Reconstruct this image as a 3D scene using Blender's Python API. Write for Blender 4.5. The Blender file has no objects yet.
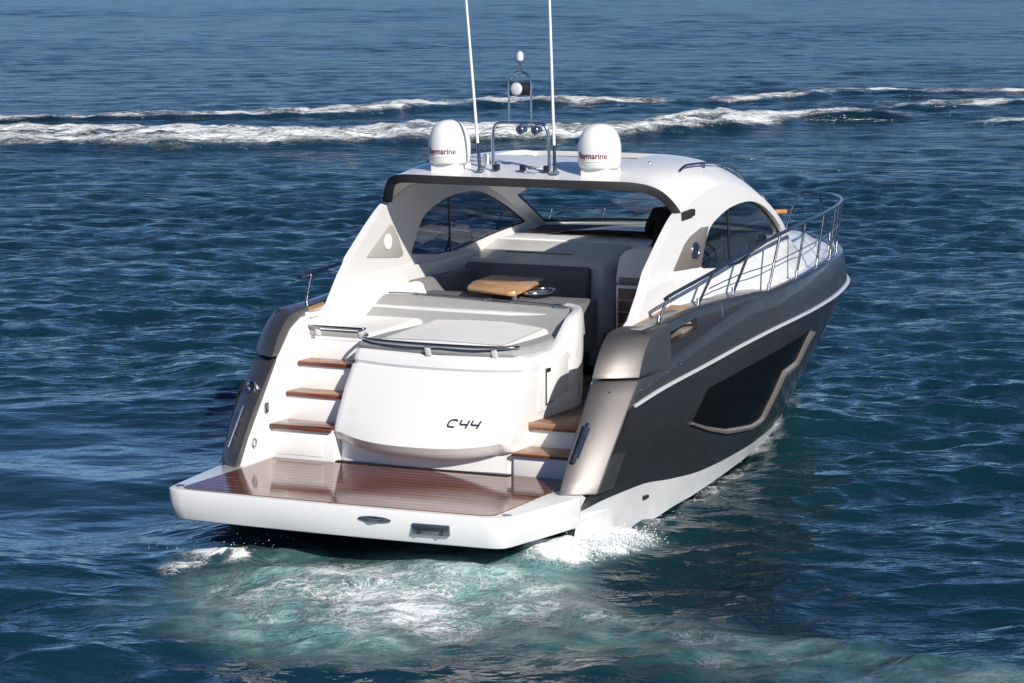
import bpy, bmesh, math, random
import numpy as np
from mathutils import Vector, Matrix

random.seed(7)
rng = np.random.default_rng(11)
C = bpy.context.scene.collection
SC = bpy.context.scene
R = math.radians

# ------------------------------------------------------------------ camera, sky, sun, exposure
cam_d = bpy.data.cameras.new('camera'); cam = bpy.data.objects.new('camera', cam_d); C.objects.link(cam)
cam_d.sensor_width = 36.0; cam_d.lens = 2850.0 / 1024.0 * 36.0
cam_d.clip_start = 0.5; cam_d.clip_end = 20000
cr = Vector((0.90413, -0.05619 * 0 + 0.42724, -0.00319)).normalized()
rows = [[0.90413, -0.05619, -0.42354], [0.42724, 0.1263, 0.89527], [-0.00319, 0.9904, -0.1382]]
M3 = Matrix(((rows[0][0], rows[0][1], -rows[0][2]), (rows[1][0], rows[1][1], -rows[1][2]), (rows[2][0], rows[2][1], -rows[2][2])))
cam.matrix_world = Matrix.Translation((12.5544, -22.8285, 5.7107)) @ M3.to_4x4()
SC.camera = cam

SUN_DIR = Vector((-0.80, 0.62, -0.57)).normalized()      # the way the light travels
EL = math.asin(-SUN_DIR.z); AZ = math.atan2(-SUN_DIR.x, -SUN_DIR.y)
world = bpy.data.worlds.new('World'); SC.world = world; world.use_nodes = True
wn = world.node_tree; wn.nodes.clear()
sky = wn.nodes.new('ShaderNodeTexSky'); sky.sky_type = 'NISHITA'; sky.sun_disc = False
sky.sun_elevation = EL; sky.sun_rotation = AZ
sky.altitude = 5000; sky.air_density = 0.95; sky.dust_density = 0.0; sky.ozone_density = 5.2
bg = wn.nodes.new('ShaderNodeBackground'); bg.inputs[1].default_value = 0.078
wo = wn.nodes.new('ShaderNodeOutputWorld')
wn.links.new(sky.outputs[0], bg.inputs[0]); wn.links.new(bg.outputs[0], wo.inputs[0])
sd = bpy.data.lights.new('sun', 'SUN'); sd.energy = 4.6; sd.angle = R(0.53); sd.color = (1.0, 0.94, 0.86)
sun = bpy.data.objects.new('sun', sd); C.objects.link(sun)
sun.rotation_euler = SUN_DIR.to_track_quat('-Z', 'Y').to_euler(); sun.location = (0, 0, 30)
SC.view_settings.view_transform = 'Standard'; SC.view_settings.look = 'None'
SC.view_settings.exposure = 0.25; SC.view_settings.gamma = 1.0
SC.render.engine = 'CYCLES'
SC.cycles.max_bounces = 8; SC.cycles.transparent_max_bounces = 12
SC.cycles.use_denoising = True

# ------------------------------------------------------------------ materials
class NT:
    def __init__(s, name):
        s.m = bpy.data.materials.new(name); s.m.use_nodes = True
        s.t = s.m.node_tree; s.b = s.t.nodes['Principled BSDF']; s.out = s.t.nodes['Material Output']
    def n(s, kind, **kw):
        o = s.t.nodes.new('ShaderNode' + kind)
        for k, v in kw.items():
            if k.startswith('i_'):
                key = k[2:]
                o.inputs[int(key) if key.isdigit() else key].default_value = v
            else: setattr(o, k, v)
        return o
    def l(s, a, b): s.t.links.new(a, b)
    def math(s, op, a, b=None, clamp=False):
        o = s.n('Math', operation=op); o.use_clamp = clamp
        for i, v in enumerate((a, b)):
            if v is None: continue
            if isinstance(v, (int, float)): o.inputs[i].default_value = v
            else: s.l(v, o.inputs[i])
        return o.outputs[0]
    def ramp(s, v, a, b, lo=0.0, hi=1.0):
        o = s.n('MapRange'); o.interpolation_type = 'SMOOTHSTEP'
        s.l(v, o.inputs[0])
        for i, q in zip((1, 2, 3, 4), (a, b, lo, hi)): o.inputs[i].default_value = q
        return o.outputs[0]
    def mix(s, f, a, b):
        o = s.n('Mix', data_type='RGBA')
        if isinstance(f, (int, float)): o.inputs[0].default_value = f
        else: s.l(f, o.inputs[0])
        for i, v in ((6, a), (7, b)):
            if isinstance(v, tuple): o.inputs[i].default_value = v if len(v) == 4 else v + (1,)
            else: s.l(v, o.inputs[i])
        return o.outputs[2]
    def noise(s, vec, scale, detail=4, rough=.55, dist=0.0):
        o = s.n('TexNoise'); o.inputs['Scale'].default_value = scale; o.inputs['Detail'].default_value = detail
        o.inputs['Roughness'].default_value = rough; o.inputs['Distortion'].default_value = dist
        if vec is not None: s.l(vec, o.inputs['Vector'])
        return o.outputs['Fac']
    def set(s, **kw):
        for k, v in kw.items():
            s.b.inputs[k].default_value = v + (1,) if isinstance(v, tuple) and len(v) == 3 else v

def simple(name, col, rough=.4, metal=0.0, coat=0.0, var=0.0, vscale=3.0, bump=0.0, bscale=200.0, coat_rough=.06):
    s = NT(name); s.set(**{'Base Color': col, 'Roughness': rough, 'Metallic': metal, 'Coat Weight': coat, 'Coat Roughness': coat_rough})
    co = s.n('TexCoord').outputs['Object']
    if var:
        f = s.ramp(s.noise(co, vscale, 5), .35, .7)
        s.l(s.mix(f, col, tuple(c * (1 - var) for c in col)), s.b.inputs['Base Color'])
        s.l(s.ramp(s.noise(co, vscale * 2.3, 4), .3, .7, rough * .85, min(1, rough * 1.2)), s.b.inputs['Roughness'])
    if bump:
        bn = s.n('Bump'); bn.inputs['Strength'].default_value = bump; bn.inputs['Distance'].default_value = .01
        s.l(s.noise(co, bscale, 2), bn.inputs['Height']); s.l(bn.outputs[0], s.b.inputs['Normal'])
    return s.m

M = {}
M['white'] = simple('white_gelcoat', (.82, .82, .815), .30, 0, .4, .015, .8)
M['bottom'] = simple('white_bottom_paint', (.74, .75, .75), .35, 0, .3, .10, 2.0)
M['liner'] = simple('interior_liner', (.70, .70, .69), .35, 0, .25, .05, 1.5)
M['charcoal'] = simple('metallic_charcoal_paint', (.070, .064, .061), .34, .6, .45, .05, 2.5, coat_rough=.04)
M['fin'] = simple('metallic_bronze_grey_paint', (.225, .210, .203), .50, .93, .10, 0, 2.0)
M['taupe'] = simple('taupe_trim', (.30, .255, .22), .38, .35, .3, .08, 4)
M['grey_fabric'] = simple('grey_fabric', (.35, .35, .35), .9, 0, 0, .08, 6, .25, 260)
M['pad'] = simple('white_vinyl', (.82, .82, .81), .7, 0, 0, .04, 4, .12, 90)
M['dgrey'] = simple('dark_grey_vinyl', (.17, .17, .185), .75, 0, 0, .12, 4, .2, 200)
M['mgrey'] = simple('mid_grey_vinyl', (.20, .20, .215), .6, 0, 0, .08, 4, .1, 150)
M['trim'] = simple('dark_trim_weave', (.024, .024, .026), .7, 0, 0, .25, 30, .4, 120)
M['black'] = simple('black_plastic', (.012, .012, .013), .4)
M['black_cloth'] = simple('black_cloth', (.006, .006, .007), .95, bump=.3, bscale=90)
M['steel'] = simple('polished_steel', (.70, .71, .73), .16, 1.0, 0, .08, 9)
M['dsteel'] = simple('brushed_steel', (.31, .325, .36), .24, 1.0, 0, .1, 9)
M['chrome'] = simple('rub_rail_metal', (.85, .86, .87), .32, .45, 0, 0, 4)
M['whitepaint'] = simple('dome_plastic', (.82, .82, .81), .35, 0, .2, .03, 4)
M['red'] = simple('dark_red_lettering', (.16, .012, .03), .45)
M['navy'] = simple('dark_blue_lettering', (.03, .035, .06), .35, .3)
M['skin'] = simple('skin', (.45, .27, .19), .55)
M['hair'] = simple('dark_hair', (.02, .014, .01), .6)
M['brown'] = simple('brown_leather', (.16, .085, .05), .55, 0, 0, .1, 8)
M['orange'] = simple('varnished_wood', (.55, .24, .07), .35, 0, .4, .25, 9)
M['glow'] = simple('lamp_glass', (.75, .76, .78), .12, .2, .5)
M['void_shade'] = simple('cabin_shade', (.02, .018, .018), .8)

def glass(name, tint, refl=1.0):
    s = NT(name); t = s.n('BsdfTransparent'); t.inputs[0].default_value = tint + (1,)
    g = s.n('BsdfGlossy'); g.inputs['Roughness'].default_value = .02; g.inputs[0].default_value = (refl, refl, refl, 1)
    lw = s.n('Fresnel'); gm = s.n('NewGeometry'); s.l(s.math('SUBTRACT', 1.5, s.math('MULTIPLY', gm.outputs['Backfacing'], .8333)), lw.inputs[0])
    mx = s.n('MixShader'); s.l(lw.outputs[0], mx.inputs[0]); s.l(t.outputs[0], mx.inputs[1]); s.l(g.outputs[0], mx.inputs[2])
    s.l(mx.outputs[0], s.out.inputs[0]); return s.m
M['glass'] = glass('tinted_glass', (.36, .41, .45))
M['wglass'] = glass('windscreen_glass', (.80, .90, .92))
M['dglass'] = simple('black_hull_glass', (.005, .006, .007), .2); M['dglass'].node_tree.nodes['Principled BSDF'].inputs['Specular IOR Level'].default_value = .03
M['anti_shade'] = simple('shaded_antifouling', (.010, .022, .024), .4, 0, 0, .2, 3)  # antifouling; shade under the platform and teal water reflection put into its colour

def teak(name, ca, cb, rough, axis=0, period=.055, caulk=.10, coat=0.0, caulkcol=(.03, .022, .018)):
    s = NT(name); tc = s.n('TexCoord').outputs['Object']; sx = s.n('SeparateXYZ'); s.l(tc, sx.inputs[0])
    v = sx.outputs[axis]
    q = s.math('DIVIDE', v, period); fr = s.math('FRACT', s.math('ADD', q, 500.0)); pl = s.math('FLOOR', q)
    wn_ = s.n('TexWhiteNoise', noise_dimensions='1D'); s.l(pl, wn_.inputs['W'])
    mp = s.n('Mapping'); sc = [30, 30, 30]; sc[1 - axis] = 1.6; mp.inputs['Scale'].default_value = sc; s.l(tc, mp.inputs[0])
    g = s.noise(mp.outputs[0], 1.0, 6, .6, .4)
    f = s.math('ADD', s.math('MULTIPLY', s.ramp(g, .25, .75), .65), s.math('MULTIPLY', wn_.outputs[0], .6))
    col = s.mix(f, ca, cb)
    wet = s.ramp(s.noise(tc, 1.7, 4), .4, .62)
    col = s.mix(s.math('MULTIPLY', wet, .35), col, tuple(c * .55 for c in ca))
    ck = s.math('LESS_THAN', fr, caulk)
    col = s.mix(ck, col, caulkcol); s.l(col, s.b.inputs['Base Color'])
    rr = s.ramp(s.noise(tc, 2.3, 5), .35, .65, rough * .6, rough * 1.5); s.l(rr, s.b.inputs['Roughness'])
    s.set(**{'Coat Weight': coat, 'Coat Roughness': .05})
    bn = s.n('Bump'); bn.inputs['Strength'].default_value = .25; bn.inputs['Distance'].default_value = .002
    s.l(s.math('SUBTRACT', g, ck), bn.inputs['Height']); s.l(bn.outputs[0], s.b.inputs['Normal'])
    return s.m
M['teak_wet'] = teak('wet_teak', (.15, .044, .022), (.27, .09, .045), .062, 1, .135, .30, 0, (.006, .004, .004)); M['teak_wet'].node_tree.nodes['Principled BSDF'].inputs['Specular IOR Level'].default_value = .48
M['teak'] = teak('teak_decking', (.26, .135, .07), (.40, .22, .12), .45, 1, .055, .10, .15, (.09, .05, .03))
M['teak_dark'] = teak('teak_sole', (.17, .085, .045), (.27, .145, .08), .5, 0, .055, .12, .1)
M['teak_pad'] = teak('teak_side_deck', (.42, .25, .13), (.52, .33, .19), .5, 1, .3, .01)
M['teak_trim'] = teak('wet_teak_edge', (.10, .028, .014), (.17, .05, .025), .2, 1, .3, .0, .3)
M['wood'] = teak('table_wood', (.46, .24, .10), (.60, .36, .17), .38, 1, .5, .0, .4)
M['cabinet'] = teak('cabinet_wood', (.15, .07, .035), (.22, .11, .055), .4, 2, .13, .07, .2, (.45, .40, .36))

# ------------------------------------------------------------------ mesh helpers
def finish(name, V, F, mats, parent=None, fm=None, smooth=40, bevel=0.0, bseg=2, doubles=True):
    me = bpy.data.meshes.new(name)
    bm = bmesh.new()
    vs = [bm.verts.new(v) for v in V]
    for i, f in enumerate(F):
        try:
            fc = bm.faces.new([vs[k] for k in f])
            if fm: fc.material_index = fm[i]
        except ValueError: pass
    if doubles: bmesh.ops.remove_doubles(bm, verts=bm.verts, dist=1e-5)
    bmesh.ops.recalc_face_normals(bm, faces=bm.faces)
    if bevel:
        ed = [e for e in bm.edges if len(e.link_faces) == 2 and e.calc_face_angle(0) > R(28)]
        if ed: bmesh.ops.bevel(bm, geom=ed, offset=bevel, segments=bseg, profile=.5, affect='EDGES', clamp_overlap=True)
    bm.to_mesh(me); bm.free()
    for m in (mats if isinstance(mats, (list, tuple)) else [mats]): me.materials.append(m)
    me.shade_smooth()
    me.set_sharp_from_angle(angle=R(smooth))
    o = bpy.data.objects.new(name, me); C.objects.link(o)
    if parent is not None: o.parent = parent
    return o

class MB:
    def __init__(s): s.V = []; s.F = []; s.fm = []
    def add(s, vf, m=0):
        V, F = vf; n = len(s.V); s.V += [tuple(v) for v in V]
        s.F += [tuple(k + n for k in f) for f in F]; s.fm += [m] * len(F); return s
    def build(s, name, mats, parent=None, **kw):
        return finish(name, s.V, s.F, mats, parent, fm=s.fm, **kw)

def box(x0, x1, y0, y1, z0, z1):
    V = [(x, y, z) for z in (z0, z1) for y in (y0, y1) for x in (x0, x1)]
    return V, [(0, 2, 3, 1), (4, 5, 7, 6), (0, 1, 5, 4), (1, 3, 7, 5), (3, 2, 6, 7), (2, 0, 4, 6)]
def prism(P, vec):
    n = len(P); V = [tuple(p) for p in P] + [tuple(p[i] + vec[i] for i in range(3)) for p in P]
    F = [tuple(range(n))[::-1], tuple(range(n, 2 * n))] + [(i, (i + 1) % n, n + (i + 1) % n, n + i) for i in range(n)]
    return V, F
def loft(rings, closed=True, cap0=True, cap1=True):
    n = len(rings[0]); V = [tuple(p) for r in rings for p in r]; F = []
    for i in range(len(rings) - 1):
        for j in range(n if closed else n - 1):
            k = (j + 1) % n; F.append((i * n + j, i * n + k, (i + 1) * n + k, (i + 1) * n + j))
    if closed and cap0: F.append(tuple(range(n))[::-1])
    if closed and cap1: F.append(tuple(range((len(rings) - 1) * n, len(rings) * n)))
    return V, F
def catmull(P, per=8, closed=False):
    P = [np.array(p, float) for p in P]; out = []
    n = len(P)
    for i in range(n if closed else n - 1):
        g = lambda k: P[k % n] if closed else P[min(max(k, 0), n - 1)]
        p0, p1, p2, p3 = g(i - 1), g(i), g(i + 1), g(i + 2)
        for s in range(per):
            t = s / per
            out.append(.5 * ((2 * p1) + (-p0 + p2) * t + (2 * p0 - 5 * p1 + 4 * p2 - p3) * t * t + (-p0 + 3 * p1 - 3 * p2 + p3) * t ** 3))
    if not closed: out.append(P[-1])
    return out
def tube(P, r, seg=10, closed=False):
    P = [np.array(p, float) for p in P]; n = len(P)
    rad = r if isinstance(r, (list, tuple)) else [r] * n
    T = []
    for i in range(n):
        a = P[(i - 1) % n] if closed or i else P[0]; b = P[(i + 1) % n] if closed or i < n - 1 else P[-1]
        d = b - a; T.append(d / (np.linalg.norm(d) + 1e-12))
    ref = np.array([0, 0, 1.0]) if abs(T[0][2]) < .9 else np.array([1.0, 0, 0])
    u = np.cross(T[0], ref); u /= np.linalg.norm(u); rings = []
    for i in range(n):
        u = u - T[i] * (u @ T[i]); u /= np.linalg.norm(u); w = np.cross(T[i], u)
        rings.append([P[i] + rad[i] * (math.cos(2 * math.pi * j / seg) * u + math.sin(2 * math.pi * j / seg) * w) for j in range(seg)])
    if closed: rings.append(rings[0]); return loft(rings, True, False, False)
    return loft(rings)
def lathe(prof, c=(0, 0, 0), seg=32):
    rings = [[(c[0] + r * math.cos(2 * math.pi * j / seg), c[1] + r * math.sin(2 * math.pi * j / seg), c[2] + z) for j in range(seg)] for r, z in prof]
    return loft(rings)
def sphere(c, rx, ry=None, rz=None, seg=16):
    ry = ry or rx; rz = rz or rx; rings = []
    for i in range(1, seg // 2):
        a = math.pi * i / (seg // 2) - math.pi / 2
        rings.append([(c[0] + rx * math.cos(a) * math.cos(2 * math.pi * j / seg), c[1] + ry * math.cos(a) * math.sin(2 * math.pi * j / seg), c[2] + rz * math.sin(a)) for j in range(seg)])
    return loft(rings)
def grid(fn, nu, nv):
    V = [fn(i / nu, j / nv) for i in range(nu + 1) for j in range(nv + 1)]; w = nv + 1
    return V, [(i * w + j, i * w + j + 1, (i + 1) * w + j + 1, (i + 1) * w + j) for i in range(nu) for j in range(nv)]
def mir(vf): return [(-v[0], v[1], v[2]) for v in vf[0]], [tuple(reversed(f)) for f in vf[1]]
def solid(vf, off):
    """closed slab from an open sheet: a second sheet moved by off (a vector or a function) and walls along the border"""
    V, F = vf; n = len(V)
    mv = off if callable(off) else (lambda p: (p[0] + off[0], p[1] + off[1], p[2] + off[2]))
    V2 = list(V) + [mv(p) for p in V]; F2 = list(F) + [tuple(k + n for k in reversed(f)) for f in F]
    cnt = {}
    for f in F:
        for a, b in zip(f, f[1:] + f[:1]):
            cnt[(a, b)] = 1
    for (a, b) in list(cnt):
        if (b, a) not in cnt: F2.append((b, a, a + n, b + n))
    return V2, F2
def pchip(xs, ys):
    xs = np.array(xs, float); ys = np.array(ys, float); h = np.diff(xs); d = np.diff(ys) / h
    m = np.zeros(len(xs)); m[0] = d[0]; m[-1] = d[-1]
    for i in range(1, len(xs) - 1):
        if d[i - 1] * d[i] > 0:
            w1 = 2 * h[i] + h[i - 1]; w2 = h[i] + 2 * h[i - 1]; m[i] = (w1 + w2) / (w1 / d[i - 1] + w2 / d[i])
    def f(x):
        x = np.clip(x, xs[0], xs[-1]); i = np.clip(np.searchsorted(xs, x, side='right') - 1, 0, len(h) - 1)
        t = (x - xs[i]) / h[i]
        return float((2 * t**3 - 3 * t**2 + 1) * ys[i] + (t**3 - 2 * t**2 + t) * h[i] * m[i] + (-2 * t**3 + 3 * t**2) * ys[i + 1] + (t**3 - t**2) * h[i] * m[i + 1])
    return f
def text_mesh(body, size, depth=.002, bold=0.0, shear=0.0):
    cu = bpy.data.curves.new('lettering', 'FONT'); cu.body = body; cu.size = size; cu.extrude = depth; cu.offset = bold; cu.shear = shear
    cu.align_x = 'CENTER'; cu.resolution_u = 4
    o = bpy.data.objects.new('lettering', cu); C.objects.link(o)
    dg = bpy.context.evaluated_depsgraph_get(); dg.update()
    me = bpy.data.meshes.new_from_object(o.evaluated_get(dg))
    V = [tuple(v.co) for v in me.vertices]; F = [tuple(p.vertices) for p in me.polygons]
    bpy.data.objects.remove(o); bpy.data.curves.remove(cu); bpy.data.meshes.remove(me)
    return V, F
def remap(vf, fn): return [fn(v) for v in vf[0]], vf[1]
def empty(name, loc, label=None, cat=None):
    o = bpy.data.objects.new(name, None); C.objects.link(o); o.location = loc; o.empty_display_size = .3
    if label: o['label'] = label; o['category'] = cat
    return o

# ------------------------------------------------------------------ the sea
UA = np.array([math.cos(R(25)), math.sin(R(25))]); VA = np.array([-math.sin(R(25)), math.cos(R(25))])
def uv(p): return np.array([p[0] * UA[0] + p[1] * UA[1], p[0] * VA[0] + p[1] * VA[1]])
def build_sea():
    def spaced(start, end, fn):
        out = [start]
        while out[-1] < end: out.append(out[-1] + fn(out[-1]))
        return out
    vs = spaced(-9, 2600, lambda v: .055 * max(1.0, (v + 30) / 33) ** 1.33)
    vs = spaced(-9, -900, lambda v: 0) if False else vs
    vneg = [-9 - .3 * (1.22 ** i - 1) / .22 for i in range(1, 32)][::-1]
    vs = np.array(vneg + vs)
    up = spaced(0, 1600, lambda u: .06 if u < 6.5 else .06 * (1 + (u - 6.5) / 5.0) ** 1.25)
    us = np.array([-u for u in up[:0:-1]] + up)
    U, Vv = np.meshgrid(us, vs)
    shp = U.shape
    du = np.gradient(us)[None, :] * np.ones(shp); dv = np.gradient(vs)[:, None] * np.ones(shp)
    sp = np.maximum(du, dv)
    X = U * UA[0] + Vv * VA[0]; Y = U * UA[1] + Vv * VA[1]
    # --- helpers: smooth value noise
    def vnoise(x, y, s, seed):
        g = np.random.default_rng(seed).random((256, 256))
        x = x / s; y = y / s; xi = np.floor(x).astype(int); yi = np.floor(y).astype(int)
        fx = x - xi; fy = y - yi; fx = fx * fx * (3 - 2 * fx); fy = fy * fy * (3 - 2 * fy)
        a = g[yi % 256, xi % 256]; b = g[yi % 256, (xi + 1) % 256]; c = g[(yi + 1) % 256, xi % 256]; d = g[(yi + 1) % 256, (xi + 1) % 256]
        return (a * (1 - fx) + b * fx) * (1 - fy) + (c * (1 - fx) + d * fx) * fy
    def fbm(x, y, s, seed, o=4):
        t = 0; w = 0
        for k in range(o): t = t + vnoise(x, y, s / 2 ** k, seed + k) * .55 ** k; w += .55 ** k
        return t / w
    def sst(a, b, x): t = np.clip((x - a) / (b - a), 0, 1); return t * t * (3 - 2 * t)
    def polydist(P, W=None):
        best = np.full(shp, 1e9); wid = np.zeros(shp); sgn = np.zeros(shp); tt = np.zeros(shp); L = 0
        for i in range(len(P) - 1):
            a = np.array(P[i], float); b = np.array(P[i + 1], float); d = b - a; l = np.linalg.norm(d)
            t = np.clip(((X - a[0]) * d[0] + (Y - a[1]) * d[1]) / l ** 2, 0, 1)
            ex = X - a[0] - t * d[0]; ey = Y - a[1] - t * d[1]; dd = np.hypot(ex, ey)
            m = dd < best; best = np.where(m, dd, best); tt = np.where(m, L + t * l, tt)
            sgn = np.where(m, np.sign(d[0] * ey - d[1] * ex), sgn)
            if W is not None: wid = np.where(m, W[i] * (1 - t) + W[i + 1] * t, wid)
            L += l
        return best, wid, sgn, tt
    # --- wind waves
    Z = np.zeros(shp); DX = np.zeros(shp); DY = np.zeros(shp)
    r = np.random.default_rng(5)
    patch = (.40 + 1.15 * fbm(X, Y, 8.0, 90, 3)) * (.55 + .9 * sst(.3, .7, fbm(X, Y, 26.0, 93, 3)))
    slickA = np.exp(-((((X + 6.8) * .6) ** 2 + ((Y - 2.0) * .62) ** 2) / 15) ** 2)          # smooth, swell-like water on the port quarter
    slickB = np.exp(-((X - 5.2) ** 2 / 9 + (Y - 1.5) ** 2 / 10)) * .5
    calm = np.clip(1 - .80 * slickA - .5 * slickB, .15, 1)
    for k in range(110):
        lam = .36 * (6.0 / .36) ** ((k + r.random()) / 110)
        th = R(115) + R(38) * r.standard_normal()
        a = .0043 * lam ** .85 / (1 + (lam / 1.8) ** 1.3); ph = r.random() * 6.28; kk = 2 * math.pi / lam
        fade = sst(2.2, 4.5, lam / sp)
        c, s_ = math.cos(th), math.sin(th)
        arg = kk * (X * c + Y * s_) + ph
        amp = a * fade * patch * (calm if lam < 2.4 else 1)
        Z += amp * np.cos(arg); q = .8 * amp
        DX -= q * c * np.sin(arg); DY -= q * s_ * np.sin(arg)
    # own swell on the port quarter and off the starboard side
    Z += slickA * (.05 * np.sin(X * .5 - Y * 1.5 + 4.5 * fbm(X, Y, 4, 33, 3)) + .03 * np.sin(X * .9 + Y * 2.4 + 4 * fbm(X, Y, 3, 35, 3)))
    foam = np.zeros(shp); aer = np.zeros(shp); teal = np.zeros(shp)
    # --- propeller wash : a broad churned patch behind the stern, a thinner trail off to starboard
    wob = (fbm(X, Y, 1.1, 41, 4) - .5); wobL = fbm(X, Y, 2.6, 45, 4) - .5
    Ub = (X - .85) * UA[0] + (Y + 1.2) * UA[1]; Vb = (X - .85) * VA[0] + (Y + 1.2) * VA[1]
    eb = np.sqrt((Ub / 2.15) ** 2 + (Vb / 2.0) ** 2) + wob * .55 + wobL * .35
    blob = 1 - sst(.45, 1.15, eb)
    d, w, sg, t = polydist([(-.2, -.6), (1.0, -1.0), (2.6, -1.35), (4.6, -1.75), (7, -2.0), (10, -2.1), (14, -1.8), (22, -.5)], [1.2, 1.4, 1.3, 1.05, 1.0, 1.1, 1.4, 1.7])
    et = d / w + wob * .7 + wobL * .5
    trail = (1 - sst(.35, 1.15, et)) * (.62 - .012 * np.clip(t, 0, 25))
    cloud = .66 + .75 * sst(.32, .68, fbm(X, Y, 1.0, 47, 4))
    aer = np.maximum(aer, np.clip(np.maximum(blob * 1.05, trail * .8) * cloud, 0, 1))
    swirl = np.exp(-(((X - 1.75) / .9) ** 2 + ((Y + 1.35) / .75) ** 2)) + .7 * np.exp(-(((X + .35) / .7) ** 2 + ((Y + .45) / .5) ** 2))
    foam = np.maximum(foam, np.clip(blob * .33 + swirl * .40 * sst(.35, .6, fbm(X, Y, .8, 43, 4)) + trail * .42 * sst(.4, .62, fbm(X, Y, .9, 46, 4)), 0, .72))
    churn = np.maximum(blob, trail)
    Z += churn * ((fbm(X, Y, .85, 44, 5) - .5) * .26 + .03) * sst(2, 5, 1 / sp)
    Z += .20 * np.exp(-((X - .1) / 1.9) ** 4 - ((Y - 1.0) / .95) ** 2)
    calm = calm * (1 - .5 * blob)
    # breaking lip at the left edge
    dl, _, _, tl = polydist([(-1.25, -.9), (-1.15, -.45), (-.85, -.1), (-.3, .15)])
    lip = np.exp(-((dl + wob * 1.0) / .24) ** 2)
    foam = np.maximum(foam, lip * 1.05 * sst(.40, .58, fbm(X, Y, .45, 48, 4))); Z += lip * .10 * (.4 + fbm(X, Y, .4, 49, 4))
    # foam at the starboard quarter and along the waterline
    dq, _, _, _ = polydist([(1.80, .75), (2.02, 1.3), (2.06, 1.75)])
    q = np.exp(-((dq + wob * .45) / .30) ** 2); foam = np.maximum(foam, q * .95); Z += q * .20 * (fbm(X, Y, .25, 50, 4) + .1); aer = np.maximum(aer, q)
    ds, _, _, ts = polydist([(2.0, 2.0), (1.95, 3.4), (1.86, 4.4), (1.7, 5.6), (1.42, 7.0), (1.1, 8.5), (.75, 10.0), (.35, 11.4)])
    g = np.exp(-((ds + wob * .22) / .17) ** 2) * (sst(.36, .62, fbm(X, Y, .5, 52, 4)) * .42 + .04)
    foam = np.maximum(foam, g); teal = np.maximum(teal, np.exp(-(ds / 1.4) ** 2) * .55)
    db, wb, _, _ = polydist([(.75, 10.6), (1.05, 9.2), (1.6, 8.3)], [.25, .5, .5])
    foam = np.maximum(foam, (1 - sst(.3, 1.2, (db + wob * .8) / wb)) * .20 * sst(.42, .65, fbm(X, Y, .5, 54, 4))); Z += np.exp(-(db / .8) ** 2) * .09
    teal = np.maximum(teal, aer)
    dp, _, _, _ = polydist([(-7.5, 10.0), (-3.6, 7.4), (-2.6, 4.5)])
    Z += np.exp(-((dp + wob) / .9) ** 2) * .13; teal = np.maximum(teal, np.exp(-((dp + wob) / .8) ** 2) * .6)
    # --- wakes of another boat, far behind
    wob2 = fbm(X, Y, 4.5, 61, 5) - .5; fine = fbm(X, Y, 1.2, 63, 5)
    n2 = np.array([-.42, .91])
    def far_wake(P, W, H, dens, lead, seed):
        P = [np.array(p) + n2 * w for p, w in zip(P, W)]
        # stretch the line so that its ends fade
        d, w, sg, t = polydist(P, W)
        tot = t.max()
        x = (d + wob2 * w * .9) / np.maximum(w, .05)
        ends = sst(0, 4, t) * sst(0, 5, tot - t) if lead else sst(0, 5, tot - t)
        m = (1 - sst(.55, 1.1, x)) * ends
        st = .45 + .55 * fbm(X, Y, 3.0, seed + 2, 3)
        edge_ = np.exp(-((d / np.maximum(w, .05) - .72) / .30) ** 2)
        ff = m * np.clip(dens * (.42 + .40 * edge_ + 1.0 * sst(.42, .60, fbm(X, Y, 1.3, seed, 5))), 0, .82)
        side = np.where(sg > 0, d, -d)            # sg > 0 : far side of the line
        frt = np.exp(-((side + w * .55 + wob2 * 1.2) / (.45 * w + .25)) ** 2) * ends * sst(-.2, .5, 1.4 - d / np.maximum(w, .05))
        bck = np.exp(-((side - w * .45 + wob2 * 1.2) / (.45 * w + .25)) ** 2) * ends * sst(-.2, .5, 1.4 - d / np.maximum(w, .05))
        z = H * (frt * (.5 + fine) + .8 * bck * (.5 + fbm(X, Y, 2.0, seed + 5, 4))) * st * 1.2 + m * (fbm(X, Y, .75, seed + 9, 3) - .5) * .95 * H + m * (fine - .5) * .4 * H
        return ff, z, m
    for (P, W, H, dens, lead, seed) in FAR:
        f_, z_, m_ = far_wake(P, W, H, dens, lead, seed)
        foam = np.maximum(foam, f_); Z += z_; teal = np.maximum(teal, m_ * .4)
    # no waves through the boat's bottom
    inside = sst(1.0, .55, np.hypot(X / 1.9, (Y - 5.2) / 6.6))
    Z -= inside * .12
    X2 = X + DX; Y2 = Y + DY
    co = np.stack([X2, Y2, Z], -1).reshape(-1, 3).astype(np.float32)
    nr, nc = shp
    idx = np.arange(nr * nc).reshape(nr, nc)
    q4 = np.stack([idx[:-1, :-1], idx[:-1, 1:], idx[1:, 1:], idx[1:, :-1]], -1).reshape(-1, 4)
    me = bpy.data.meshes.new('sea')
    me.vertices.add(len(co)); me.vertices.foreach_set('co', co.ravel())
    me.loops.add(q4.size); me.loops.foreach_set('vertex_index', q4.ravel().astype(np.int32))
    me.polygons.add(len(q4)); me.polygons.foreach_set('loop_start', (np.arange(len(q4)) * 4).astype(np.int32))
    me.update(calc_edges=True); me.shade_smooth()
    for nm, arr in (('foam', foam), ('aer', aer), ('teal', teal), ('calm', calm), ('chop', .06 + .09 * sst(-6, 70, Vv) * (1 - .6 * slickA))):
        at = me.attributes.new(nm, 'FLOAT', 'POINT'); at.data.foreach_set('value', np.clip(arr, 0, 1.5).ravel().astype(np.float32))
    o = bpy.data.objects.new('sea', me); C.objects.link(o); o['kind'] = 'structure'
    # --- material
    s = NT('sea_water'); tc = s.n('TexCoord').outputs['Object']
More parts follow.
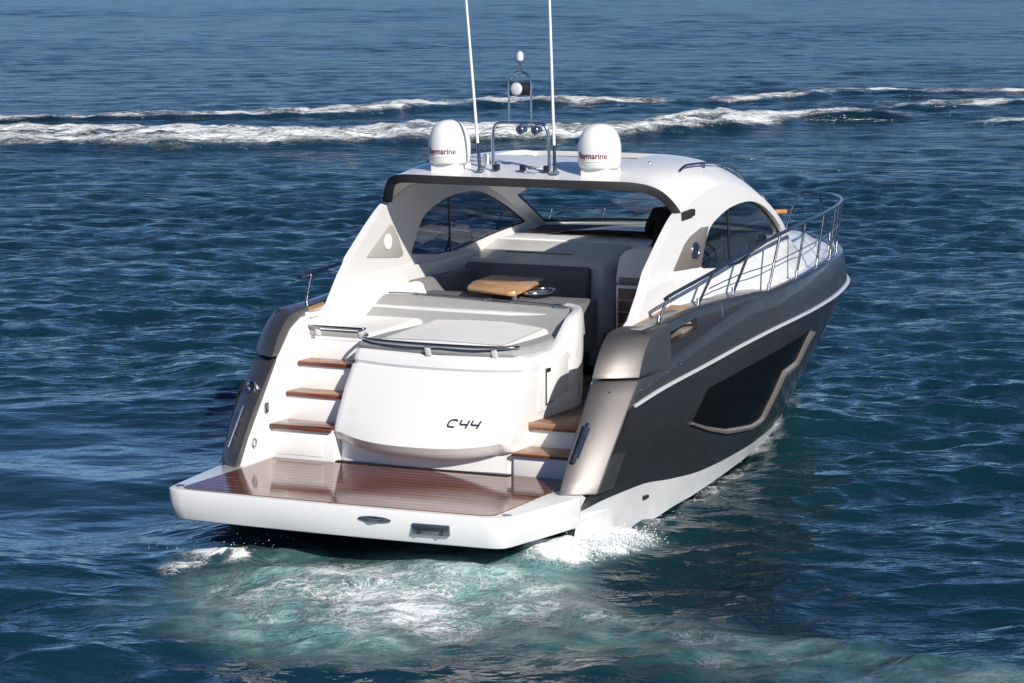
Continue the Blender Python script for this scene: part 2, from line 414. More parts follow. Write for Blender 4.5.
    att = lambda n: (lambda a: (setattr(a, 'attribute_name', n), a.outputs['Fac'])[1])(s.n('Attribute'))
    fo, ae, te, ca, ch = att('foam'), att('aer'), att('teal'), att('calm'), att('chop')
    rot = s.n('Mapping'); rot.inputs['Rotation'].default_value = (0, 0, R(-25)); s.l(tc, rot.inputs[0])
    st = s.n('Mapping'); st.inputs['Scale'].default_value = (.55, 1.0, 1.0); s.l(rot.outputs[0], st.inputs[0])
    n1 = s.noise(st.outputs[0], 2.6, 3, .5, .3); n2_ = s.noise(st.outputs[0], 8.5, 3, .55, .2); n3 = s.noise(st.outputs[0], .9, 3, .5, .2)
    h = s.math('ADD', s.math('MULTIPLY', n1, 1.0), s.math('MULTIPLY', n2_, .22))
    st2 = s.n('Mapping'); st2.inputs['Scale'].default_value = (.30, 1.0, 1.0); s.l(rot.outputs[0], st2.inputs[0])
    n4 = s.noise(st2.outputs[0], .45, 6, .66, .5)
    h = s.math('MULTIPLY', h, ca); h = s.math('ADD', h, s.math('MULTIPLY', s.math('MULTIPLY', n3, ca), 1.2)); h = s.math('ADD', h, s.math('MULTIPLY', s.math('MULTIPLY', s.math('MULTIPLY', n4, s.math('SUBTRACT', ch, .055)), ca), 165.0))
    # turbulence inside the wash
    tb = s.noise(tc, 5.5, 5, .6, .8); h = s.math('ADD', h, s.math('MULTIPLY', s.math('MULTIPLY', tb, s.math('MAXIMUM', ae, fo)), .8))
    bn = s.n('Bump'); bn.inputs['Strength'].default_value = 1.0; bn.inputs['Distance'].default_value = .10
    s.l(h, bn.inputs['Height']); 
    big = s.noise(tc, .05, 3)
    deep = s.mix(s.ramp(big, .35, .65), (.0033, .021, .033, 1), (.0046, .029, .045, 1))
    col = s.mix(s.math('MULTIPLY', te, .75, True), deep, (.005, .034, .037, 1))
    an = s.ramp(s.noise(tc, 1.6, 5, .62, 1.2), .30, .72)
    af = s.math('MULTIPLY', ae, s.math('ADD', s.math('MULTIPLY', an, .55), .32), True)
    milk = s.ramp(s.noise(tc, 1.15, 7, .66, .9), .42, .72)
    col = s.mix(af, col, s.mix(milk, (.16, .38, .375, 1), (.54, .72, .71, 1)))
    # foam lace
    r1 = s.math('ABSOLUTE', s.math('SUBTRACT', s.noise(tc, 2.3, 4, .6, 1.5), .5))
    r2 = s.math('ABSOLUTE', s.math('SUBTRACT', s.noise(tc, 6.0, 3, .6, .9), .5))
    r3 = s.math('ABSOLUTE', s.math('SUBTRACT', s.noise(tc, 11.0, 3, .6, 1.2), .5))
    lace = s.math('MAXIMUM', s.math('MULTIPLY', s.ramp(r3, .05, .0), .6), s.math('MAXIMUM', s.ramp(r1, .05, .0), s.math('MULTIPLY', s.ramp(r2, .05, .0), .7)))
    blob = s.noise(tc, 4.5, 6, .68, .4)
    blob2 = s.noise(st.outputs[0], 1.3, 6, .7, .8)
    ff = s.math('ADD', s.math('MULTIPLY', fo, 1.25), s.math('ADD', s.math('MULTIPLY', s.math('SUBTRACT', blob, .5), 1.3), s.math('MULTIPLY', s.math('SUBTRACT', blob2, .5), 1.9)))
    solidf = s.ramp(ff, .55, 1.0)
    lacef = s.math('MULTIPLY', s.math('MULTIPLY', lace, s.ramp(fo, .10, .55)), s.ramp(s.noise(tc, 1.9, 4),   .36, .58, .2, 1.0))
    fm_ = s.math('MAXIMUM', solidf, lacef, True)
    col = s.mix(fm_, col, (.80, .84, .85, 1)); s.l(col, s.b.inputs['Base Color'])
    s.l(s.math('ADD', s.math('MULTIPLY', fm_, .6), s.math('ADD', ch, s.math('MULTIPLY', ae, .30))), s.b.inputs['Roughness'])
    s.b.inputs['IOR'].default_value = 1.333
    s.l(s.math('SUBTRACT', .5, s.math('MULTIPLY', s.math('MAXIMUM', fm_, s.math('MULTIPLY', ae, .95)), .43)), s.b.inputs['Specular IOR Level'])
    bn2 = s.n('Bump'); bn2.inputs['Strength'].default_value = .8; bn2.inputs['Distance'].default_value = .03
    s.l(s.math('MULTIPLY', fm_, blob), bn2.inputs['Height']); s.l(bn.outputs[0], bn2.inputs['Normal'])
    s.l(bn2.outputs[0], s.b.inputs['Normal'])
    me.materials.append(s.m)
    return o
FAR = [
 ([(-46, 39.5), (-34.8, 43.6), (-30.9, 45.3), (-27.4, 47.6), (-25.1, 51.2), (-21.95, 53.45), (-21.0, 55.7), (-19.8, 59.2), (-19.6, 63.5), (-17.8, 65.5), (-16.1, 66.8), (-14, 68.5)],
  [5.2, 5.0, 4.6, 4.0, 3.2, 2.6, 2.5, 2.3, 1.9, 1.6, 1.4, 1.0], .30, .95, False, 70),
 ([(-47, 50), (-41.0, 55.6), (-36.8, 58.6), (-33.9, 61.0), (-33.0, 66.7), (-31.2, 68.8), (-29.8, 70.7), (-26.7, 72.7), (-24, 74)],
  [.9, .9, 1.3, 1.5, 2.1, 2.1, 1.8, 1.4, .8], .19, .85, False, 80),
 ([(-26.5, 71.5), (-24.7, 73.5), (-23.4, 78.4), (-22.3, 81.1), (-19.9, 82.1), (-16.4, 84.3), (-10, 88)], [.4, .8, 1.5, 1.8, 1.4, 1.0, .9], .13, .80, True, 84),
 ([(-19, 70.5), (-17, 73.9), (-14.6, 77.6), (-10, 84)], [.3, .9, 1.3, 1.6], .08, .70, True, 88),
 ([(-13.5, 63.5), (-12.1, 65.6), (-11.7, 66.9), (-10, 70)], [.3, .8, 1.0, 1.2], .10, .75, True, 92),
]
sea = build_sea()

# ------------------------------------------------------------------ the yacht
Y0 = empty('motor_yacht', (0, 0, .16), 'charcoal and white motor yacht under way, with a white hardtop and teak swim platform', 'yacht')
Y0.rotation_euler = (R(-.46), 0, 0)
def part(mb_or_vf, name, mats, parent=Y0, **kw):
    mb = mb_or_vf if isinstance(mb_or_vf, MB) else MB().add(mb_or_vf)
    return mb.build(name, mats, parent, **kw)

xr = pchip([1.8, 6, 7, 8.15, 9.3, 10.4, 11.3, 12, 12.6, 12.95, 13.05], [2.13, 2.13, 2.07, 1.92, 1.69, 1.39, 1.08, .78, .45, .18, 0])
zr = pchip([1.8, 2.56, 3.78, 5.05, 6.4, 8, 9.5, 10.4, 11.75, 13.05], [1.18, 1.264, 1.353, 1.448, 1.52, 1.54, 1.53, 1.5, 1.45, 1.42])
xb = pchip([1, 2, 3.5, 4.5, 5.65, 7, 8.5, 10, 11.2, 12, 12.3], [1.93, 1.95, 1.95, 1.91, 1.80, 1.56, 1.2, .76, .38, .10, 0])
zb = pchip([1, 1.8, 2.5, 3.3, 4.2, 5.65, 7, 9, 11, 12.3], [.29, .325, .32, .25, .19, .16, .11, .02, -.1, -.24])
chd = pchip([1, 2.6, 3.7, 5, 6.4, 8, 12.3], [.43, .43, .29, .20, .15, .12, .02])
zbul = pchip([1.8, 2.26, 2.64, 3.69, 4.53, 5.34, 6.0, 7.2, 8.5, 10, 11.5, 13.05], [1.36, 1.42, 1.488, 1.66, 1.79, 1.885, 1.90, 1.925, 1.94, 1.91, 1.86, 1.80])
def hp(t, k):
    yb = 1.05 + 11.25 * t; yr = 1.8 + 11.25 * t
    x = xb(yb) * (1 - k) + xr(yr) * k; z = zb(yb) * (1 - k) + zr(yr) * k; y = yb * (1 - k) + yr * k
    w = min(max((t - .35) / .5, 0), 1); w = w * w * (3 - 2 * w)
    bul = .05 * (1 - w) + .01 * w * min((1 - t) / .15, 1)
    return (max(0, x + bul * math.sin(math.pi * k)), y, z)
def hx(y, z):
    k = .5
    for _ in range(25):
        t = min(max((y - 1.05 - .75 * k) / 11.25, 0), 1)
        a = zb(1.05 + 11.25 * t); b = zr(1.8 + 11.25 * t); k = min(max((z - a) / (b - a), -.1), 1.1)
    return hp(t, k)[0]

mb = MB()
NT_ = 90
ts = [1 - (1 - i / NT_) ** 1.25 for i in range(NT_ + 1)]
side = grid(lambda u, v: hp(ts[round(u * NT_)], v), NT_, 14)
mb.add(side, 0).add(mir(side), 0)
def low(u, v):
    t = ts[round(u * NT_)]; y = 1.05 + 11.25 * t; x = xb(y); z = zb(y); c = chd(y)
    P0 = (x, z); P1 = (x * .965, z - c); P2 = (x * .90, z - c - .03); P3 = (0, -.95 + .68 * max(0, (t - .5) / .5) ** 2)
    pts = [P0, P1, P2, P3]
    i = round(v * 3); return (pts[i][0], y - (.0 if i < 3 else 0), pts[i][1])
lo = grid(low, NT_, 3); mb.add(lo, 1).add(mir(lo), 1)
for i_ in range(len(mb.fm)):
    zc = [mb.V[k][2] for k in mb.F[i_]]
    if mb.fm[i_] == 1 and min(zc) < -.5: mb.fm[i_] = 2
# transom, hull ahead of the platform
tr = [hp(0, k / 6) for k in range(7)]
xt = 1.93
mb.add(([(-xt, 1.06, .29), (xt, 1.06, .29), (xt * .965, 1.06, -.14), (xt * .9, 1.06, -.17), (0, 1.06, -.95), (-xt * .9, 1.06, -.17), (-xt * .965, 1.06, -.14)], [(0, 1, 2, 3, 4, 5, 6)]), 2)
hull = part(mb, 'hull', [M['charcoal'], M['bottom'], M['anti_shade']], smooth=32)

# rub rail
for sg in (1, -1):
    P = []
    for i in range(100):
        y = 1.93 + (13.05 - 1.93) * (1 - (1 - i / 99) ** 1.6); P.append((sg * (xr(y) + .012), y + (.012 if i == 99 else 0), zr(y)))
    rings = []
    for i, p in enumerate(P):
        s_ = .019 if i else .014
        nx = sg
        rings.append([(p[0] - nx * .02, p[1], p[2] - s_), (p[0] + nx * .012, p[1], p[2] - s_ * .8), (p[0] + nx * .022, p[1], p[2]), (p[0] + nx * .012, p[1], p[2] + s_ * .8), (p[0] - nx * .02, p[1], p[2] + s_)])
    part(loft(rings), 'rub_rail', M['chrome'], hull, smooth=50)

# hull windows
UPW = [(3.52, .816), (3.87, 1.107), (4.8, 1.165), (6.08, 1.241), (7.39, 1.279)]
LOW = [(3.52, .806), (3.96, .694), (4.59, .572), (5.64, .459), (5.95, .459), (6.09, .480), (6.43, .950), (7.09, .978), (7.34, 1.199), (7.45, 1.266)]
FRO = [(3.46, .79), (4.0, .645), (4.64, .515), (5.72, .395), (6.05, .392), (6.26, .410), (6.58, .862), (7.24, .885), (7.54, 1.12), (7.80, 1.21)]
def resamp(P, n):
    P = np.array(P, float); L = np.r_[0, np.cumsum(np.hypot(*np.diff(P, axis=0).T))]; q = np.linspace(0, L[-1], n)
    return np.stack([np.interp(q, L, P[:, 0]), np.interp(q, L, P[:, 1])], 1)
for sg in (1, -1):
    yy = np.linspace(3.53, 7.44, 90)
    upz = np.interp(yy, *np.array(UPW).T); loz = np.interp(yy, *np.array(LOW).T)
    def wf(u, v):
        i = round(u * 89); y = yy[i]; z = loz[i] + (upz[i] - loz[i]) * v
        return (sg * (hx(y, z) + .006), y, z)
    win = part(grid(wf, 89, 10), 'hull_window', M['dglass'], hull, smooth=60)
    a = resamp(LOW, 80); 
    Lq = [np.array(p) for p in LOW]; Fq = [np.array(p) for p in FRO]
    seg = []
    for i in range(len(LOW) - 1):
        for s_ in range(8): seg.append((Lq[i] + (Lq[i + 1] - Lq[i]) * s_ / 8, Fq[i] + (Fq[i + 1] - Fq[i]) * s_ / 8))
    seg.append((Lq[-1], Fq[-1])); rings = []
    for p, q in seg:
        m_ = (p * .55 + q * .45)
        rings.append([(sg * (hx(*p) - .01), p[0], p[1]), (sg * (hx(*p) + .012), p[0], p[1]), (sg * (hx(*m_) + .04), m_[0], m_[1]), (sg * (hx(*q) + .035), q[0], q[1]), (sg * (hx(*q) - .01), q[0], q[1])])
    part(loft(rings), 'window_frame', M['taupe'], hull, smooth=30)
    # small bow light panel
    P = [(8.9, .98), (9.05, 1.18), (9.35, 1.20), (9.15, .98)]
    part(([(sg * (hx(*p) + .012), p[0], p[1]) for p in P], [(0, 1, 2, 3)]), 'bow_window', M['taupe'], hull)

# drain and hull fittings
for sg in (1,):
    for (y, z) in ((2.62, .22),): part(box(sg * (xb(y) - .03), sg * (xb(y) + .012), y, y + .09, z - .06, z - .03), 'hull_drain', M['black'], hull)

# bulwark above the rub rail
def bulw(u, v):
    y = 1.98 + (13.03 - 1.98) * (1 - (1 - u) ** 1.3)
    top = zbul(y); x0 = xr(y); inn = .06 + .05 * min(1, (y - 1.85) / 4)
    prof = [(0, 0), (.22, .45), (.42, .82), (.60, .95), (.9, 1.0), (1.3, 1.0)]
    a, b = prof[round(v * 5)]
    return (max(x0 - inn * a - (.0 if v < 1 else .02), 0), y, zr(y) + (top - zr(y)) * b)
g = grid(bulw, 90, 5)
g = solid(g, lambda p: (max(p[0] - .05, 0), p[1] - .0, p[2] - .03))
bul = MB().add(g).add(mir(g))
bulwark = part(bul, 'bulwark', M['charcoal'], smooth=35)
# upper coaming with the mooring recess
ztop = pchip([2.3, 2.6, 3.0, 3.9, 4.9, 5.4, 5.9], [1.865, 1.875, 1.90, 1.945, 1.945, 1.93, 1.90])
for sg in (1, -1):
    def co(u, v):
        y = 2.35 + 3.5 * u; zc = zbul(y) - .02; zt = ztop(y); x = xr(y) - .045
        prof = [(0, 0), (.004, .35), (.012, .7), (.03, .93), (.07, 1.0), (.16, 1.0)]
        a, b = prof[round(v * 5)]
        return (sg * (x - a), y, zc + (zt - zc) * b)
    V, F = grid(co, 56, 5)
    # opening : u between y 2.62..3.75, rows 1..2
    keep = []
    for i, f in enumerate(F):
        ui = i // 5; vi = i % 5; y = 2.35 + 3.5 * (ui + .5) / 56
        lo_, hi_ = (2.72, 3.78)
        if vi == 1 and lo_ < y < hi_ - .12: continue
        if vi == 0 and 2.85 < y < hi_ and False: continue
        keep.append(f)
    part(solid((V, keep), (-sg * .09, 0, 0)), 'quarter_coaming', M['charcoal'], bulwark, smooth=35)
    # floor and back of the mooring recess
    part(MB().add(box(sg * 1.90, sg * 2.05, 2.66, 3.84, 1.47, 1.60)), 'mooring_recess', M['liner'], bulwark, bevel=.01)
    part(box(sg * 1.88, sg * 2.03, 3.42, 3.75, 1.60, 1.76), 'fairlead_block', M['taupe'], bulwark, bevel=.02)
    # panel joint and small cleat
    part(tube([(sg * (xr(4.35) - .04), 4.35, 1.78), (sg * (xr(4.35) - .055), 4.35, 1.90), (sg * (xr(4.35) - .10), 4.35, 1.952)], .003, 6), 'panel_joint', M['steel'], bulwark)
    for (y, z) in ((2.12, 1.33), (2.75, 1.42), (3.1, 1.46)):
        part(lathe([(.0, -.01), (.022, -.01), (.022, .006), (.012, .012), (.004, .012)], (sg * (xr(y) - .005), y, z), 10), 'deck_snap', M['steel'], bulwark)

# decks
def deck_pts(u, v):
    y = 7.1 + (12.95 - 7.1) * u; w = max(xr(y) - .11, 0); x = -w + 2 * w * v
    return (x, y, zbul(y) - .045 + .03 * (1 - (2 * v - 1) ** 2))
mb = MB().add(solid(grid(deck_pts, 50, 12), (0, 0, -.05)))
def sdeck(u, v):
    y = 2.45 + (7.12 - 2.45) * u; x0 = 1.68; x1 = xr(y) - .12; return (x0 + (x1 - x0) * v, y, 1.84)
g = solid(grid(sdeck, 30, 3), (0, 0, -.05)); mb.add(g).add(mir(g))
deck = part(mb, 'deck', M['white'], smooth=35)
def roofz(y): return pchip([7.0, 8.1, 9.5, 11, 12.2, 12.7], [2.36, 2.33, 2.22, 2.06, 1.93, 1.86])(y)
def coach(u, v):
    y = 7.0 + 5.6 * u; w = pchip([7, 8, 9, 10, 11, 12, 12.6], [1.80, 1.72, 1.50, 1.22, .86, .42, .08])(y); a = 2 * v - 1
    e = 1 - abs(a) ** 3.2
    return (w * math.copysign(abs(a) ** .9, a), y, 1.80 + (roofz(y) - 1.80) * e ** .8)
part(grid(coach, 50, 28), 'coachroof', M['white'], deck, smooth=60)
for sg in (1, -1):
    part(prism([(sg * 1.76, 2.46, 1.80), (sg * 1.97, 2.83, 1.85), (sg * 1.97, 3.75, 1.925), (sg * 1.76, 3.75, 1.925)], (0, 0, .03)), 'teak_step', M['teak_pad'], deck, bevel=.008)

# ---- swim platform
pl = [(-1.60, -.245), (1.60, -.245), (1.70, -.235), (1.765, -.19), (1.795, -.10), (1.88, .45), (1.965, 1.02), (1.95, 1.09), (-1.95, 1.09), (-1.965, 1.02), (-1.88, .45), (-1.795, -.10), (-1.765, -.19), (-1.70, -.235)]
plt = [(x, -.245 - .05 * (1 - (x / 1.66) ** 2), .45) for x in np.linspace(-1.60, 1.60, 15)] + [(x, y, .45) for x, y in pl[2:]]
plb = [(x * .985, y + (.06 if y < 0.3 else 0), .155) for x, y, z in plt]
plm = [(x * .998, y + (.01 if y < .3 else 0), .30) for x, y, z in plt]
platform = part(loft([plb, plm, plt]), 'swim_platform', M['white'], bevel=.012, smooth=40)
part(box(-1.93, 1.93, 1.05, 1.80, .20, .4485), 'platform_root', M['white'], platform)
tk = [(-1.54, -.235), (0, -.275), (1.54, -.235), (1.62, -.20), (1.645, -.12), (1.63, 1.0), (1.62, 1.74), (-1.70, 1.74), (-1.66, 1.0), (-1.645, -.12), (-1.62, -.20)]
tkp = [(x, y + .045, .452) for x, y in tk]
part(prism(tkp, (0, 0, .007)), 'teak_deck', M['teak_wet'], platform)
for sg in (1, -1):
    part(lathe([(.0, 0), (.045, 0), (.045, .006), (.02, .01), (.001, .01)], (sg * 1.72, -.06, .450), 14), 'deck_light', M['dsteel'], platform)
# platform aft-face fittings: courtesy cleat, ladder hatch
def aft(x, z, d=0.0): return (x, -.245 - .05 * max(0, 1 - (x / 1.66) ** 2) + (.45 - z) * .04 - d, z)
part(loft([[aft(x, z, .012) for x, z in P] for P in ([(.50 + .17 * math.cos(a), .352 + .030 * math.sin(a)) for a in np.linspace(0, 6.283, 24, False)], [(.50 + .15 * math.cos(a), .352 + .018 * math.sin(a)) for a in np.linspace(0, 6.283, 24, False)])]), 'platform_cleat', M['steel'], platform)
part(tube([aft(.42, .35, .02), aft(.50, .35, .045), aft(.58, .35, .02)], .012, 8), 'cleat_bar', M['dsteel'], platform)
hat = [(.88, .25), (.88, .35), (1.25, .352), (1.25, .252)]
part(prism([aft(x, z, -.01) for x, z in hat], (0, -.028, 0)), 'ladder_hatch', M['dsteel'], platform, bevel=.006)
part(prism([aft(x, z, .0) for x, z in [(.92, .29), (.92, .325), (1.21, .327), (1.21, .292)]], (0, -.03, 0)), 'ladder_handle', M['trim'], platform, bevel=.004)
for x in (.95, 1.17): part(tube([aft(x, .27, .0), aft(x, .27, .03)], .02, 8), 'hatch_latch', M['dsteel'], platform)
for x in (-1.25, .95): part(box(x - .02, x + .02, .75, .9, -.55, .16), 'platform_strut', M['anti_shade'], platform, bevel=.01)

# ---- quarter fins
for sg in (1, -1):
    def ring(z, yi, yo, xi, xo, back=.5):
        return [(sg * xi, yi, z), (sg * (xi * .5 + xo * .5), yi * .5 + yo * .5 - .03, z), (sg * xo, yo, z), (sg * (xo - .005), yo + back, z), (sg * xi, yo + back, z)]
    rings = []
    for i in range(9):
        f = i / 8; z = .448 + (1.43 - .448) * f; bow = .05 * math.sin(math.pi * f)
        rings.append(ring(z, 1.0 + .80 * f - bow, 1.23 + .83 * f - bow, 1.745, 2.055 + .067 * f + .015 * math.sin(math.pi * f), .4))
    fin = part(loft(rings), 'quarter_fin', M['fin'], bevel=.02, smooth=40)
    yi = pchip([0, .25, .5, .75, 1], [1.76, 1.86, 2.00, 2.17, 2.42]); yo = pchip([0, .25, .5, .75, 1], [2.05, 2.15, 2.30, 2.50, 2.80])
    zi = pchip([0, .25, .5, .75, 1], [1.455, 1.61, 1.755, 1.855, 1.875])
    rings = []
    for i in range(13):
        f = i / 12; w = 2.125 - .03 * f
        rings.append([(sg * 1.755, yi(f), zi(f)), (sg * 1.95, (yi(f) + yo(f)) / 2 - .035, zi(f) - .0), (sg * w, yo(f), zi(f) - .005), (sg * (w - .01), 2.90, zi(f) - .005), (sg * 1.755, 2.52, zi(f))])
    part(loft(rings), 'fin_cap', M['fin'], fin, bevel=.018, smooth=40)
    # white inner side wall that carries the fin
    wall = [(1.10, .45), (1.9, .45), (2.9, .45), (2.9, 1.80), (2.5, 1.80), (2.34, 1.80), (2.13, 1.70), (1.93, 1.50), (1.84, 1.42), (1.26, .70)]
    part(prism([(sg * 1.715, y, z) for y, z in wall], (sg * .05, 0, 0)), 'fin_inner_panel', M['white'], fin, bevel=.012)
    if sg > 0:
        # folded cleat on the fin face
        P = [(1.83, 1.15, .78), (1.875, 1.37, 1.03)]
        part(MB().add(tube([(1.835, 1.17, .75), (1.85, 1.31, .93), (1.862, 1.43, 1.08)], .022, 8)).add(tube([(1.86, 1.20, .79), (1.885, 1.40, 1.04)], .018, 8)), 'fin_cleat', M['dsteel'], fin)
        part(lathe([(0, 0), (.012, 0), (.012, .01), (.004, .012)], (1.93, 1.79, 1.33), 8), 'fin_stud', M['steel'], fin)
    else:
        # cleat with two horns and a round fairlead on the port fin
        a = lambda f, s_, d=0: (-(1.80 + .20 * s_), 1.0 + .80 * f + .2 * s_ - .05 - d, .448 + .982 * f)
        mbq = MB().add(tube([a(.18, .55, .07), a(.56, .50, .08)], .014, 8)).add(tube([a(.26, .6, .0), a(.30, .55, .07)], .012, 8)).add(tube([a(.42, .6, .0), a(.46, .52, .08)], .012, 8))
        mbq.add(tube([a(.28, .9, .02), a(.34, .5, .07)], .012, 8)).add(tube([a(.40, .9, .02), a(.38, .5, .07)], .012, 8))
        part(mbq, 'fin_cleat', M['steel'], fin)
        c = a(.74, .42, .02); rr = []
        part(tube([(c[0] + .045 * math.cos(q), c[1] - .02, c[2] + .055 * math.sin(q)) for q in np.linspace(0, 6.283, 20, False)], .018, 8, True), 'fairlead', M['steel'], fin)
        part(sphere((c[0], c[1] - .005, c[2]), .035, .02, .045, 10), 'fairlead_hole', M['black'], fin)
        part(MB().add(box(-1.702, -1.685, 1.52, 1.58, .93, 1.03)), 'courtesy_light', M['dsteel'], fin, bevel=.006)
        part(tube([(-1.695, 1.30 + .035 * math.cos(q), .66 + .045 * math.sin(q)) for q in np.linspace(0, 6.283, 16, False)], .008, 6, True), 'shore_inlet', M['steel'], fin)

# ---- transom garage block
def gring(z, yc, ys, xl=-1.02, xr_=.955, yb_=3.95, rr=.10, lipz=0.0):
    """plan outline at height z : curved aft face, rounded corners, straight sides, back"""
    P = []
    n = 22
    for i in range(n + 1):
        a = -1 + 2 * i / n; xm = (xl + xr_) / 2; hw = (xr_ - xl) / 2 - rr
        P.append((xm + a * hw, yc + (ys - yc) * a * a, z + lipz * abs(a) ** 3))
    for s_ in range(1, 7):
        q = s_ / 6 * math.pi / 2; P.append((xr_ - rr + rr * math.sin(q), ys + rr - rr * math.cos(q), z + lipz))
    P += [(xr_, ys + rr + (3.05 - ys - rr) * f, z + lipz) for f in (.35, .7)] + [(.5 + (xr_ - .5) * math.cos(q), 3.05 + .87 * math.sin(q), z + lipz) for q in np.linspace(0, math.pi / 2, 9)] + [(xl, 3.92, z + lipz)] + [(xl, ys + (yb_ - ys) * f, z + lipz) for f in (.85, .6, .3)]
    for s_ in range(0, 6):
        q = s_ / 6 * math.pi / 2; P.append((xl + rr - rr * math.cos(q), ys + rr - rr * math.sin(q), z + lipz))
    return P
rows = [(.452, 1.70, 1.78, -1.02, .93, .0), (.60, 1.68, 1.77, -1.02, .93, .05), (.588, 1.60, 1.75, -1.02, .93, .09), (.591, 1.55, 1.71, -1.02, .93, .09), (.603, 1.525, 1.69, -1.02, .93, .09), (.655, 1.485, 1.66, -1.02, .93, .08), (.712, 1.445, 1.63, -1.02, .93, .065), (.73, 1.452, 1.634, -1.02, .935, .06),
        (.90, 1.58, 1.72, -1.02, .94, .06), (1.15, 1.76, 1.86, -1.02, .945, .03), (1.34, 1.90, 1.98, -1.01, .95, .02), (1.375, 1.93, 2.01, -1.01, .95, .02), (1.385, 1.985, 2.05, -1.0, .95, .02), (1.40, 1.985, 2.05, -1.0, .95, .02), (1.43, 1.955, 2.03, -1.0, .955, .02),
        (1.50, 1.97, 2.06, -1.0, .955, .02), (1.54, 2.01, 2.10, -1.0, .95, .02), (1.555, 2.07, 2.16, -.98, .93, .02)]
mb = MB().add(loft([gring(z, yc, ys, xl, x2, lipz=lz) for z, yc, ys, xl, x2, lz in rows]))
garage = part(mb, 'transom_door', M['white'], smooth=32)
# raised rim at the forward starboard corner of the block
rim = [((.952, y), (-1, 0)) for y in np.linspace(2.3, 3.0, 12)] + [((.5 + .452 * math.cos(q), 3.05 + .872 * math.sin(q)), (-math.cos(q), -math.sin(q))) for q in np.linspace(0, math.pi / 2 * .92, 16)]
rz_ = pchip([2.3, 2.65, 2.9, 3.08, 3.24, 3.5, 4.0], [1.55, 1.585, 1.66, 1.775, 1.855, 1.89, 1.90]); rings = []
for (p, n_) in rim:
    t_ = rz_(p[1]); o_ = lambda d, z: (p[0] + n_[0] * d, p[1] + n_[1] * d, z)
    rings.append([o_(.11, 1.0), o_(.0, 1.0), o_(-.004, t_ - .05), o_(.018, t_ - .008), o_(.05, t_), o_(.11, t_ - .02)])
part(loft(rings), 'corner_rim', M['white'], garage, smooth=45)
part(prism([(.953, y, z) for y, z in [(2.45, 1.06), (2.98, 1.12), (2.98, 1.54), (2.45, 1.42)]], (.012, 0, 0)), 'locker_door', M['white'], garage, bevel=.006)
part(MB().add(tube([(.968, 2.445, 1.06), (.968, 2.445, 1.42)], .006, 6)).add(tube([(.968, 2.445, 1.06), (.968, 2.6, 1.078)], .005, 6)), 'door_gap', M['trim'], garage)
part(box(.955, .985, 2.45, 2.52, 1.385, 1.42), 'door_latch', M['black'], garage, bevel=.005)
part(box(-1.0, .91, 1.688, 1.76, .4605, .470), 'door_gasket', M['black'], garage)
for sx0 in (-.62, .60): part(lathe([(0, 0), (.012, 0), (.010, .006), (.001, .008)], (sx0, 2.10, 1.545), 8), 'stud', M['steel'], garage)
# model lettering on the transom : C 4 4 made of flat strokes
def tface(x, z):
    a = (x + .04) / .975; zz = [r_[0] for r_ in rows[7:12]]; yc = [r_[1] for r_ in rows[7:12]]; ys = [r_[2] for r_ in rows[7:12]]
    z0 = z - .03 * a * a
    c = np.interp(z0, zz, yc); s_ = np.interp(z0, zz, ys); return c + (s_ - c) * a * a
def stroke(P, w):
    P = [np.array(p, float) for p in P]; L = []; Rr = []
    for i, p in enumerate(P):
        d = P[min(i + 1, len(P) - 1)] - P[max(i - 1, 0)]; d /= np.linalg.norm(d); n_ = np.array([-d[1], d[0]])
        L.append(p + n_ * w / 2); Rr.append(p - n_ * w / 2)
    V = []; 
    for q in L + Rr: V.append((q[0], tface(q[0], q[1]) - .006, q[1]))
    n = len(P); return solid((V, [(i, i + 1, n + i + 1, n + i) for i in range(n - 1)]), (0, .010, 0))
def glyph(ox, shape): # slant
    return [(ox + x * .98 + .22 * z, .915 + z * .80) for x, z in shape]
cs = [(.088, .072), (.07, .080), (.030, .080), (.008, .065), (.002, .03), (.010, .008), (.030, .002), (.080, .002)]
f4a = [(.004, .082), (.002, .045), (.012, .034), (.085, .034)]; f4b = [(.085, .082), (.082, .034), (.078, -.005)]
mb = MB()
mb.add(stroke(glyph(.285, cs), .013))
for ox in (.405, .520):
    mb.add(stroke(glyph(ox, f4a), .013)); mb.add(stroke(glyph(ox, f4b), .013))
part(mb, 'transom_lettering', M['navy'], garage)

# ---- stairs
def stair(name_parent, x0, x1, steps, y_end):
    st = MB()
    return st
stairs = part(MB().add(box(-1.742, -1.0, 1.665, 2.9, .451, .775)).add(box(-1.742, -1.0, 1.99, 2.9, .7745, 1.055)).add(box(-1.742, -1.0, 2.235, 2.9, 1.0545, 1.335)).add(box(-1.742, -1.0, 2.475, 2.9, 1.3345, 1.62)), 'boarding_stairs', M['white'], bevel=.008)
for (y0, y1, z) in ((1.63, 2.04, .79), (1.97, 2.28, 1.075), (2.215, 2.50, 1.355)):
    tr_ = part(box(-1.745, -1.02, y0, y1, z - .03, z + .012), 'stair_tread', M['teak'] if z > .8 else M['teak_wet'], stairs, bevel=.010)
    part(box(-1.748, -1.018, y0 - .008, y0 + .035, z - .034, z + .005), 'tread_nosing', M['teak_trim'], stairs, bevel=.008)
part(prism([(-1.66, 1.697, .50), (-1.12, 1.697, .50), (-1.12, 1.697, .715), (-1.66, 1.697, .715)], (0, .0, 0)) if False else box(-1.66, -1.13, 1.659, 1.666, .50, .715), 'riser_hatch', M['white'], stairs, bevel=.002)
cst = part(MB().add(box(.93, 1.70, 1.76, 2.6, .451, .665)).add(box(.93, 1.70, 2.13, 2.6, .6645, .89)), 'cockpit_stairs', M['white'], bevel=.008)
part(box(.935, 1.70, 1.72, 2.16, .66, .69), 'stair_tread', M['teak'], cst, bevel=.008)
